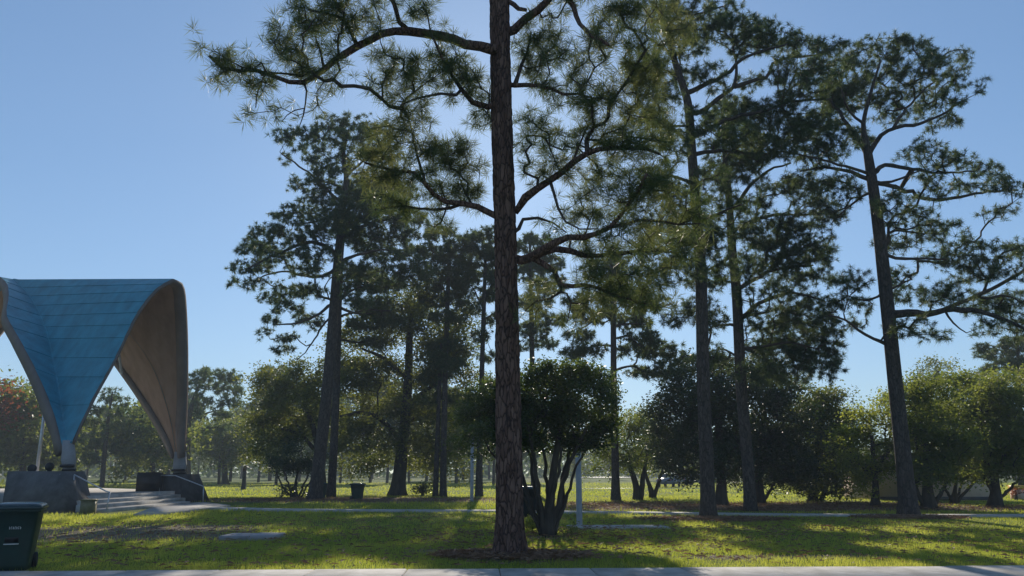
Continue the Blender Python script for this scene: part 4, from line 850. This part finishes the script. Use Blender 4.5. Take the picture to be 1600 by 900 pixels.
# ------------------------------------------------------------------ bandshell
def bandshell():
    root = empty('bandshell', (-23, 42, 0), 'teal-roofed concrete bandshell with sweeping arches and buff underside', 'bandshell')
    base = np.array([-23., 42, 0])
    n = 28
    A = lambda pts: np.array([P(*p) for p in pts])
    C = P(22, 437, 45.5)
    eFR = spline(A([(113, 692, 36.0), (131, 652, 36.7), (151, 612, 37.4), (180, 560, 38.5), (213, 492, 39.8), (243, 453, 40.9), (270, 436, 42)]), n)
    eRF = spline(A([(288, 714, 46.8), (292, 640, 46.0), (293, 560, 45.0), (291, 490, 44.0), (286, 447, 43.0), (270, 436, 42)]), n)
    gF = spline(A([(105, 694, 36.1), (98, 650, 37.5), (90, 600, 39.1), (82, 560, 40.6), (71, 515, 42.2), (50, 470, 44.0), (22, 437, 45.5)]), n)
    eFL = spline(A([(98, 700, 36.0), (84, 648, 37), (66, 602, 38), (47, 562, 39), (27, 525, 40), (10, 493, 41), (13, 466, 42.5), (11, 445, 44), (0, 433, 45.2)]), n)
    Lf = P(-95, 715, 51)
    eLF = spline(np.array([Lf, P(-85, 620, 50.4), P(-68, 530, 49), P(-42, 455, 47.5), P(-18, 436, 46.2), P(0, 433, 45.2)]), n)
    Rf = P(279, 715, 47.0)
    apexB = P(92, 470, 51)
    eRL = spline(np.array([P(275, 714, 47.3), P(250, 665, 48.2), P(215, 610, 49.2), P(180, 560, 50), P(140, 500, 50.7), apexB]), n)
    eLR = spline(np.array([Lf + [.3, .4, 0], P(-70, 640, 51.8), P(-40, 575, 52), P(0, 515, 51.9), P(45, 480, 51.5), apexB]), n)
    gR = spline(np.array([Rf, P(268, 650, 46.5), P(240, 570, 46.2), P(190, 505, 45.8), P(110, 457, 45.6), C]), n)
    gL = spline(np.array([Lf + [.3, 0, 0], P(-70, 620, 50), P(-50, 540, 48.5), P(-20, 470, 46.5), C]), n)
    inner = np.array([-24, 43.5, 4.0])
    def surf(g, e, u, off=0.0):
        S = g[:, None, :] * (1 - u)[None, :, None] + e[:, None, :] * u[None, :, None]
        if off:
            ds = np.gradient(S, axis=0); du = np.broadcast_to((e - g)[:, None, :], S.shape)
            nn = np.cross(ds, du); bad = np.linalg.norm(nn, axis=2) < 1e-5
            nn = unit(nn); flip = np.sign(((S - inner) * nn).sum(2)); flip[flip == 0] = 1
            nn = nn * flip[..., None]; nn[bad] = 0
            S = S + nn * off
        return S
    halves = [(gF, eFR), (gR, eRF), (gF, eFL), (gL, eLF), (gR, eRL), (gL, eLR)]
    u = np.linspace(0, 1, 7)
    cuts = [0, 5, 9, 12, 15, 17, 19, 21, 23, 25, 27]
    for g, e in halves:
        S0 = surf(g, e, u, .02)
        S1 = surf(g, e, u, .044)
        for a, b in zip(cuts[:-1], cuts[1:]):
            k = b - a + 1; w = np.linspace(0, 1, k)[:, None, None]
            blk = S1[a:b + 1] * (1 - w) + S0[a:b + 1] * w
            # lap: the lower edge of each panel stands proud of the one below, the upper edge tucks under
            if b < n - 1: blk = blk.copy(); blk[-1] = blk[-1] + (S0[b] - S0[b - 1]) * .06
            low = surf(g, e, u, .012)[a:b + 1]
            m = MB(); q = len(u); V = np.concatenate([blk.reshape(-1, 3), blk[0], low[0]])
            F = [(i * q + j, i * q + j + 1, (i + 1) * q + j + 1, (i + 1) * q + j) for i in range(k - 1) for j in range(q - 1)]
            F += [(k * q + j, (k + 1) * q + j, (k + 1) * q + j + 1, k * q + j + 1) for j in range(q - 1)]
            m.add(V, F); m.build('roof_panel', M['teal'], root, base, True)
        D = surf(g, e, u, -.13); q = len(u)
        F = np.array([(i * q + j, i * q + j + 1, (i + 1) * q + j + 1, (i + 1) * q + j) for i in range(n - 1) for j in range(q - 1)])
        mesh_obj('soffit', D.reshape(-1, 3), F, M['soffit'], root, base, True)
        # groin cap hides the seam where two vaults meet
    for g in (gF, gR, gL):
        m = MB(); m.tube(g + np.array([0, 0, .015]), np.full(n, .06), 6); m.build('groin_cap', M['teal'], root, base, True)
    # edge ribs along the three arches
    for (ga, ea, gb, eb, da, db) in [(gF, eFR, gR, eRF, .1, .3), (gF, eFL, gL, eLF, .52, .4), (gR, eRL, gL, eLR, .3, .3)]:
        rings = []
        for g, e, order, dd in ((ga, ea, 1, da), (gb, eb, -1, db)):
            t = np.gradient(e, axis=0); inw = g - e; ln = np.linalg.norm(inw, axis=1)
            inw[ln < .3] = inw[np.argmax(ln > .3)] if (ln > .3).any() else inw[ln < .3]
            inw = unit(inw); nn = unit(np.cross(t, inw)); fl = np.sign(((e - inner) * nn).sum(1)); nn = nn * fl[:, None]
            R_ = []
            for i in range(n):
                wd = min(.62, max(.2, ln[i] * .6)); dp = dd if order == 1 and da == db else dd + ((da + db) / 2 - dd) * (i / (n - 1)) ** 3
                a0 = e[i] - inw[i] * .05 + nn[i] * .015
                R_.append([a0, a0 - nn[i] * dp, a0 - nn[i] * dp + inw[i] * wd, a0 + inw[i] * wd - nn[i] * .1])
            rings += R_ if order == 1 else R_[::-1][1:]
        m = MB(); m.loft(rings); m.build('edge_rib', M['rib'], root, base)
    # legs on the abutments
    def leg(top, bot, wt, wb, ang):
        m = MB()
        def rc(c, w, d): 
            cs, sn = math.cos(ang), math.sin(ang)
            return [(c[0] + x * cs - y * sn, c[1] + x * sn + y * cs, c[2]) for x, y in ((-w, -d), (w, -d), (w, d), (-w, d))]
        mid = top * .35 + bot * .65
        m.loft([rc(bot, wb * .75, wb * .6), rc(mid, wb, wb * .8), rc(top, wt, wt * .8)]); o = m.build('leg', M['leg_concrete'], root, base)
        m = MB(); m.box((bot[0], bot[1], bot[2] + .05), (wb * 1.9, wb * 1.5, .1), ang); m.build('bearing_plate', M['black'], root, base)
        m = MB(); m.tube([bot + [-wb * 1.1, -wb * .8, .22], bot + [wb * 1.1, -wb * .8, .22]], .07, 8); m.build('hinge_pin', M['black'], root, base)
    fb = P(108, 736, 36.1); fb[2] = 1.655; leg(P(107, 688, 36.15), fb, .2, .27, .3)
    rb = P(281, 738, 47.0); rb[2] = 1.5; leg(P(282, 706, 47.0), rb, .28, .34, .2)
    lb = Lf.copy(); lb[2] = 1.5; leg(Lf + [0, 0, .6], lb, .3, .36, .2)
    # slim white-painted strip below the vault
    m = MB(); q = np.array([P(185, 540, 46.2), P(187, 562, 46.1), P(190, 584, 46.0)]); m.tube(q, .07, 6); m.build('pale_strip', M['white_paint'], root, base)

    def prism(bot, top, name, label, cat, mat):
        c = np.mean(bot, axis=0); o = empty(name, (c[0], c[1], 0), label, cat)
        m = MB(); m.loft([bot, top]); m.build('block', mat, o, (c[0], c[1], 0)); return o, c
    z = lambda p, h: np.array([p[0], p[1], h])
    bot = [z(G(1, 801), -.1), z(G(98, 802), -.1), z(G(119, 801), -.1), z(G(148, 797), -.1), z(G(120, 790), -.1), z(G(4, 788), -.1)]
    tp = lambda px, Y: z(P(px, 737, Y), 1.65)
    top = [tp(12, 34.7), tp(96, 34.5), tp(118, 34.9), tp(132, 36.3), tp(110, 39), tp(18, 38.5)]
    ab, c = prism(bot, top, 'abutment', 'grey faceted concrete abutment under the near bandshell leg', 'abutment', M['concrete'])
    m = MB(); q = [P(94.5, 741, 34.45), P(95.5, 770, 34.1), P(97, 797, 33.55)]; m.tube(q, .03, 6); m.build('conduit', M['white_paint'], ab, (c[0], c[1], 0))
    bot = [z(G(250, 785), -.1), z(G(276, 785), -.1), z(G(329, 783), -.1), z(G(326, 778), -.1), z(G(252, 778), -.1)]
    tp = lambda px, Y: z(P(px, 741, Y), 1.5)
    top = [tp(251, 45.3), tp(276, 45.6), tp(311, 47.6), tp(309, 49.5), tp(254, 49)]
    prism(bot, top, 'abutment', 'dark grey sloped concrete abutment under the far bandshell leg', 'abutment', M['dark_concrete'])
    bot = [z(Lf + [-1.8, -1.4, 0], -.1), z(Lf + [1.8, -1.4, 0], -.1), z(Lf + [2, 1.6, 0], -.1), z(Lf + [-2, 1.6, 0], -.1)]
    top = [z(Lf + [-1, -.9, 0], 1.5), z(Lf + [1, -.9, 0], 1.5), z(Lf + [1, 1, 0], 1.5), z(Lf + [-1, 1, 0], 1.5)]
    prism(bot, top, 'abutment', 'concrete abutment under the third bandshell leg at the back of the stage', 'abutment', M['concrete'])
    # stage and steps
    st = empty('stage', (-24, 41, 0), 'pale concrete stage with broad steps between the bandshell abutments', 'stage')
    sb = (-24, 41, 0)
    m = MB(); r = [(-18.4, 35.2), (-18.6, 46.6), (-27, 54), (-37, 51), (-33, 39), (-27, 36.2)]
    m.loft([[(x, y, -.1) for x, y in r], [(x, y, .60) for x, y in r]]); m.build('floor', M['pale_concrete'], st, sb)
    for i in range(3):
        x0 = -18.42 + i * .62; x1 = x0 + .66; h = .45 - i * .15; y0 = 34.2 - i * .45; y1 = 44.2 - i * .9
        m = MB(); e = .03
        rr = lambda g, zz: [(x0 - .03, y0 + g, zz), (x1 - g, y0 + g, zz), (x1 - .02 - g, y1 - g, zz), (x0 - .23, y1 - g, zz)]
        m.loft([rr(0, -.1), rr(0, h - .02), rr(.02, h)]); m.build('step', M['pale_concrete'], st, sb)
    m = MB(); ap = [G(208, 806), G(262, 803), G(330, 795), G(360, 791), G(318, 786), G(250, 790)]
    m.loft([[(p[0], p[1], -.06) for p in ap], [(p[0], p[1], .058) for p in ap]]); tag(m.build('paved_apron', M['pale_concrete']), 'pale concrete apron at the foot of the stage steps', kind='structure')
    def rail(pts, label, posts):
        b0 = np.array([pts[0][0], pts[0][1], 0]); o = empty('handrail', b0, label, 'handrail')
        m = MB(); m.tube(spline(pts, 24) if len(pts) > 6 else pts, .028, 8); m.build('rail', M['steel'], o, b0, True)
        for a in posts:
            m = MB(); m.tube([a[0], a[1]], .028, 8); m.build('post', M['steel'], o, b0, True)
    a = [np.array([-18.5, 34.6, 1.5]), np.array([-17.6, 34.3, 1.15]), np.array([-16.75, 33.9, .85]), np.array([-16.5, 33.75, .8])]
    rail(a, 'steel pipe handrail on the steps by the near abutment', [(a[3] + [0, 0, .0], np.array([-16.55, 33.7, -.05])), (a[0], np.array([-18.5, 34.62, .4]))])
    a = [P(250, 743, 45.0), P(274, 743, 44.8), P(300, 753, 44.5), P(318, 760, 44.3)]
    rail(a, 'steel pipe handrail in front of the far dark abutment', [(a[0], P(248, 773, 44.9)), (a[3], np.array([P(317.5, 783, 44.3)[0], 44.3, -.05]))])
    # two black floodlights on the near abutment
    for px, lab in ((51, 'black round floodlight on the abutment next to the pale pole'), (78, 'black round floodlight on the abutment next to the bandshell leg')):
        p = P(px, 733, 36.6); p[2] = 1.65; o = empty('floodlight', p, lab, 'floodlight')
        m = MB(); m.box((0, 0, .02), (.14, .14, .04)); m.box((0, 0, .06), (.03, .06, .08)); m.build('bracket', M['black'], o)
        m = MB(); hz = .2 if px > 60 else .12
        m.tube([(0, -.12, hz), (0, -.09, hz), (0, .04, hz), (0, .14, hz)], [.17, .19, .17, .06], 16); m.build('housing', M['black'], o, smooth=True)
    c = G(137, 803); o = empty('utility_box', c, 'olive metal utility box at the corner of the near abutment', 'box')
    m = MB(); m.box((0, 0, .25), (.5, .4, .55), .2); m.build('cabinet', M['olive_box'], o); m = MB(); m.box((0, -.01, .54), (.54, .46, .05), .2); m.build('lid', M['olive_box'], o)
    c = P(232, 770, 45.0); o = empty('equipment_case', (c[0], c[1], .6), 'black ribbed equipment case beside the far abutment handrail', 'case')
    m = MB(); m.box((0, 0, .5), (1.22, .5, 1.0)); m.build('body', M['black'], o)
    m = MB(); m.box((0, -.27, .72), (1.16, .03, .03)); m.box((0, -.27, .38), (1.3, .05, .05)); m.build('edging', M['black'], o)
    # pale lamp pole behind
    p = P(57, 740, 46); o = empty('light_pole', (p[0], 46, 0), 'slim pale pole standing behind the near abutment', 'pole')
    m = MB(); m.tube([(0, 0, -.1), (0, 0, 7.2)], [.1, .08], 10); m.build('shaft', M['steel'], o, smooth=True); m = MB(); m.box((0, 0, .55), (.34, .34, .1)); m.build('base_plate', M['steel'], o)
bandshell()

# ------------------------------------------------------------------ street furniture
def wheelie_bin(name, loc, rz, label, mat, group=None, marks=False, H=1.1):
    o = empty(name, loc, label, 'bin', group); o.rotation_euler = (0, 0, rz)
    s = H / 1.1
    def rr(w, d, z, y=0, c=.06, k=4):
        pts = []
        for sx, sy, a0 in ((1, -1, -90), (1, 1, 0), (-1, 1, 90), (-1, -1, 180)):
            for i in range(k):
                a = R(a0 + 90 * i / (k - 1)); pts.append(((w / 2 - c) * sx + c * math.cos(a), (d / 2 - c) * sy + c * math.sin(a) + y, z))
        return np.array(pts) * s
    m = MB(); m.loft([rr(.50, .56, .01), rr(.52, .58, .1), rr(.60, .68, .62), rr(.61, .69, .64), rr(.65, .75, .95), rr(.72, .82, .955), rr(.72, .82, 1.0)]); m.build('body', mat, o, smooth=False)
    m = MB(); m.loft([rr(.75, .88, .995, .0), rr(.76, .89, 1.03), rr(.70, .82, 1.07), rr(.5, .6, 1.10)]); m.build('lid', M['bin_lid'], o)
    m = MB(); m.tube(np.array([(-.3, .44, .98), (-.3, .52, 1.0), (.3, .52, 1.0), (.3, .44, .98)]) * s, .018 * s, 8); m.build('handle', mat, o)
    for sx in (-1, 1):
        a = np.linspace(0, 2 * math.pi, 18, endpoint=False); m = MB()
        f = lambda x, r: np.stack([np.full(18, x), r * np.cos(a) + .27, r * np.sin(a) + .13], 1) * s
        m.loft([f(sx * .23, .10), f(sx * .24, .13), f(sx * .31, .13), f(sx * .32, .10)]); m.build('wheel', M['rubber'], o, smooth=False)
    if marks:                                   # faded moulded lettering and a lift bar on the front
        yf = lambda z: -(.56 + (.75 - .56) * z / .95) / 2 - .006
        m = MB()
        for i, w in enumerate((.018, .012, .02, .016, .018, .014, .018)):
            x = -.07 + i * .026
            m.box((x, yf(.70), .70), (w * .28, .006, .042)); m.box((x + w * .35, yf(.712), .714 if i % 2 else .70), (w * .7, .006, .012)); m.box((x + w * .3, yf(.685), .684), (w * .6, .006, .01))
        m.build('lettering', M['white_paint'], o)
        m = MB(); m.box((-.02, yf(.44) - .004, .44), (.22, .02, .014)); m.build('lift_bar', M['white_paint'], o)
        m = MB(); m.box((-.02, yf(.53) + .012, .53), (.2, .012, .13)); m.build('front_recess', M['black'], o)
    return o
wheelie_bin('wheeled_bin', P(13, 893, 14.05) * [1, 1, 0] + [0, .1, 0.0], .40, 'large dark green wheeled bin with lid beside the sidewalk', M['bin_green'], marks=True)
b = Yof(808); wheelie_bin('wheeled_bin', P(823, 808, b) * [1, 1, 0], .3, 'black wheeled bin half hidden behind the clipped shrub stems', M['black'])
b = Yof(781); wheelie_bin('wheeled_bin', P(558, 781, b) * [1, 1, 0], 1.2, 'dark green wheeled bin standing alone between pine and oak', M['bin_green'], H=.98)
b = Yof(778); wheelie_bin('wheeled_bin', P(502, 778, b) * [1, 1, 0], .4, 'dark green wheeled bin tucked behind the stout pine trunk', M['bin_green'], H=.95)

def lamp_post(px, py, h, r, label):
    Y = Yof(py); p = P(px, py, Y); o = empty('grey_post', (p[0], Y, 0), label, 'post')
    m = MB(); m.tube([(0, 0, -.1), (0, 0, .02), (0, 0, h)], [r, r, r * .93], 20); m.build('shaft', M['post'], o, smooth=True)
    m = MB(); m.tube([(0, 0, h), (0, 0, h + .05), (0, 0, h + .09)], [r * 1.05, r * 1.05, r * .3], 20); m.build('cap', M['post'], o)
    m = MB(); m.tube([(0, 0, -.05), (0, 0, .03), (0, 0, .06)], [r * 1.35, r * 1.35, r * 1.02], 20); m.build('collar', M['post'], o)
lamp_post(905.5, 822, 3.1, .092, 'smooth grey steel post beside the clipped shrub tree')
lamp_post(737, 783, 3.6, .1, 'thin grey post next to the thin pine behind the reddish trunk')

# ------------------------------------------------------------------ far right: tan building, fence, cars
def far_things():
    x0 = P(1374, 780, 48)[0]; x1 = P(1552, 780, 48)[0]; w = x1 - x0; cx = (x0 + x1) / 2
    o = empty('low_building', (cx, 50.5, 0), 'low tan stucco building behind the bushy tree row', 'building')
    m = MB(); m.box((0, 0, 1.2), (w, 5, 2.5)); m.build('wall', M['stucco'], o)
    m = MB(); m.box((0, 0, 2.53), (w + .5, 5.5, .16)); m.build('roof', M['roof'], o)
    for i in range(3):
        m = MB(); m.box((-w / 2 + w * (i + .5) / 3 + .4, -2.52, 1.45), (.9, .06, .7)); f = m.build('window', M['white_paint'], o)
        m = MB(); m.box((-w / 2 + w * (i + .5) / 3 + .4, -2.56, 1.45), (.76, .03, .56)); m.build('pane', M['glass'], f)
    m = MB(); m.box((0, -2.53, .12), (w - .04, .05, .2)); m.build('plinth', M['concrete'], o)
    p = P(1593, 779, 50); o = empty('yellow_cabinet', (p[0], 50, 0), 'small yellow and tan cabinet beside the red-blossomed shrub', 'cabinet')
    m = MB(); m.box((0, 0, .3), (.8, .5, .62)); m.build('base', M['stucco'], o); m = MB(); m.box((0, 0, .72), (.9, .56, .22)); m.build('top', M['yellow'], o)
    # wire fence across the far lawn
    A = P(905, 765, 74); B = P(1120, 765, 74)
    o = empty('wire_fence', (A[0], 74, 0), 'long wire fence with pale top rail across the far lawn', 'fence')
    W = B[0] - A[0]; m = MB(); m.tube([(0, 0, 1.15), (W, 0, 1.15)], .035, 6); m.build('top_rail', M['steel'], o)
    m = MB(); m.tube([(0, 0, .2), (W, 0, .2)], .015, 6); m.build('wire', M['steel'], o)
    k = int(W / 2.6)
    for i in range(k + 1):
        m = MB(); m.tube([(W * i / k, 0, -.1), (W * i / k, 0, 1.2)], .03, 6); m.build('post', M['steel'], o)
    def car(px, Y, rz, mat, label):
        p = P(px, 765, Y); o = empty('parked_car', (p[0], Y, 0), label, 'car', None); o.rotation_euler = (0, 0, rz)
        L, Wd = 4.3, 1.75
        prof = [(-2.1, .35), (-2.15, .75), (-1.9, .95), (-1.2, 1.0), (-.6, 1.45), (.9, 1.48), (1.6, 1.02), (2.05, .92), (2.15, .6), (2.1, .33)]
        m = MB(); m.loft([[(x, s * Wd / 2 * (.82 if z > 1.1 else 1), z) for x, z in prof] for s in (-1, 1)]); m.build('body', M[mat], o)
        for s in (-1, 1):
            m = MB(); m.add([(-1.05, s * .80, 1.05), (1.35, s * .80, 1.05), (.85, s * .735, 1.42), (-.55, s * .735, 1.40)], [(0, 1, 2, 3)]); q = m.build('side_window', M['glass'], o); 
            for x in (-1.35, 1.35):
                a = np.linspace(0, 6.283, 16, endpoint=False); m = MB()
                m.loft([np.stack([x + .32 * np.cos(a), np.full(16, s * .70), .32 + .32 * np.sin(a)], 1), np.stack([x + .32 * np.cos(a), np.full(16, s * .89), .32 + .32 * np.sin(a)], 1)]); m.build('wheel', M['rubber'], o)
        m = MB(); m.add([(-1.22, -.66, 1.02), (-1.22, .66, 1.02), (-.66, .62, 1.42), (-.66, -.62, 1.42)], [(0, 1, 2, 3)]); w_ = m.build('rear_window', M['glass'], o); w_.location = (-.03, 0, .03)
        m = MB(); m.add([(1.58, -.66, 1.06), (1.58, .66, 1.06), (.96, .62, 1.44), (.96, -.62, 1.44)], [(3, 2, 1, 0)]); w_ = m.build('windscreen', M['glass'], o); w_.location = (.03, 0, .03)
        for s in (-1, 1):
            m = MB(); m.box((-2.12, s * .6, .78), (.08, .3, .14)); m.build('tail_lamp', M['red_paint'], o)
    M['red_paint'] = simple_mat('red_lamp', (.35, .02, .02), (.4, .03, .03), 5, .3, 0)
    car(1046, 92, R(65), 'car_blue', 'blue-grey parked car beyond the wire fence, seen under the magnolia')
    car(1316, 88, R(80), 'car_silver', 'silver parked car seen under the dense rounded evergreen')
    car(1092, 104, R(10), 'car_blue', 'dark blue car parked sideways beyond the wire fence')
far_things()

# ------------------------------------------------------------------ grass and fallen straw
def grass():
    def blades(n, y0, y1, h, w, pw):
        y = y0 + (y1 - y0) * rng.uniform(0, 1, n) ** pw
        x = rng.uniform(-1, 1, n) * (y * .68 + 2.5)
        v = patch_val(x, y, STRAW) + patch_val(x, y, DIRT)
        keep = rng.uniform(0, 1, n) > np.clip(v * 1.5, 0, .93)
        keep &= y > 14.16 + math.tan(SW_ROT) * x
        pth = np.interp(x, PATH_PTS[:, 0], PATH_PTS[:, 1]); keep &= ~((np.abs(y - pth) < .66) & (x > PATH_PTS[0, 0]))
        keep &= ~((x < -13.4) & (y > 32.6) & (y < 46) & (x > -40)) | ((x > -15.6) & (y < 34))
        uc = G(395, 840); keep &= ~((np.abs(x - uc[0]) < .72) & (np.abs(y - uc[1] + .15) < .75))
        x, y = x[keep], y[keep]; n = len(x)
        g_ = np.array([[mnoise.noise((i * .45, j * .45, 5.0)) + .6 * mnoise.noise((i * 1.7, j * 1.7, 2.0)) for i in range(-110, 111)] for j in range(0, 161)])
        cl = g_[np.clip(y.astype(int), 0, 160), np.clip(np.round(x).astype(int) + 110, 0, 220)] + rng.normal(0, .15, n)
        hh = h * rng.uniform(.4, 1.25, n) * np.clip(1 + .9 * cl, .3, 1.8); a = rng.uniform(0, math.pi, n)
        lx, ly = rng.normal(0, .45, n) * hh, rng.normal(0, .45, n) * hh
        V = np.stack([np.stack([x - np.cos(a) * w / 2, y - np.sin(a) * w / 2, np.full(n, -.04)], 1), np.stack([x + np.cos(a) * w / 2, y + np.sin(a) * w / 2, np.full(n, -.04)], 1), np.stack([x + lx, y + ly, hh], 1)], 1).reshape(-1, 3)
        return V
    V = np.concatenate([blades(130000, 13.6, 20, .06, .012, 1), blades(105000, 20, 32, .07, .02, 1), blades(95000, 32, 60, .08, .04, 1), blades(70000, 60, 130, .09, .10, 1)])
    F = np.arange(len(V)).reshape(-1, 3)
    o = mesh_obj('grass', V, F, M['grass_blade']); tag(o, 'short sunlit lawn grass growing across the park', 'grass', kind='stuff')
    # fallen pine straw and twigs on the bare soil
    n = 30000; LAWN = STRAW + [(-4, 19, 9, 4.5), (7, 20, 9, 5), (0, 26, 14, 5)]; pr = np.array([1.0] * len(STRAW) + [.9, .9, .9]); sel = rng.choice(len(LAWN), n, p=pr / pr.sum()); S = np.array(LAWN)[sel]
    r = np.sqrt(rng.uniform(0, 1, n)) * 1.05; a = rng.uniform(0, 6.283, n)
    x = S[:, 0] + r * S[:, 2] * np.cos(a); y = S[:, 1] + r * S[:, 3] * np.sin(a); b = rng.uniform(0, 6.283, n); L = rng.uniform(.08, .25, n)
    dx, dy = np.cos(b) * L, np.sin(b) * L; z = rng.uniform(.0, .07, n)
    V = np.stack([np.stack([x, y, z], 1), np.stack([x + dx, y + dy, z + rng.uniform(-.02, .06, n)], 1), np.stack([x + dx * .5 - dy * .12, y + dy * .5 + dx * .12, z + .03], 1)], 1).reshape(-1, 3)
    m = leaf_mat('pine_straw', (.12, .065, .04), (.30, .19, .12), (.2, .1, .05), (.35, .22, .12), .25, .7, .2)
    o = mesh_obj('pine_straw', V, np.arange(len(V)).reshape(-1, 3), m); tag(o, 'fallen brown pine straw littering the soil under the trees', 'pine straw', kind='stuff')
grass()

# ------------------------------------------------------------------ air
def haze():
    b = MB(); b.box((0, 110, 17), (900, 420, 36)); m = bpy.data.materials.new('hazy_air'); m.use_nodes = True
    n = m.node_tree.nodes; n.remove(n['Principled BSDF'])
    v = n.new('ShaderNodeVolumePrincipled'); v.inputs['Color'].default_value = (.86, .92, 1, 1); v.inputs['Density'].default_value = HAZE
    v.inputs['Anisotropy'].default_value = 0.0
    m.node_tree.links.new(v.outputs[0], n['Material Output'].inputs['Volume'])
    o = b.build('haze', m); tag(o, 'thin pale morning haze in the air', 'haze', kind='stuff')
HAZE = .0009
haze()
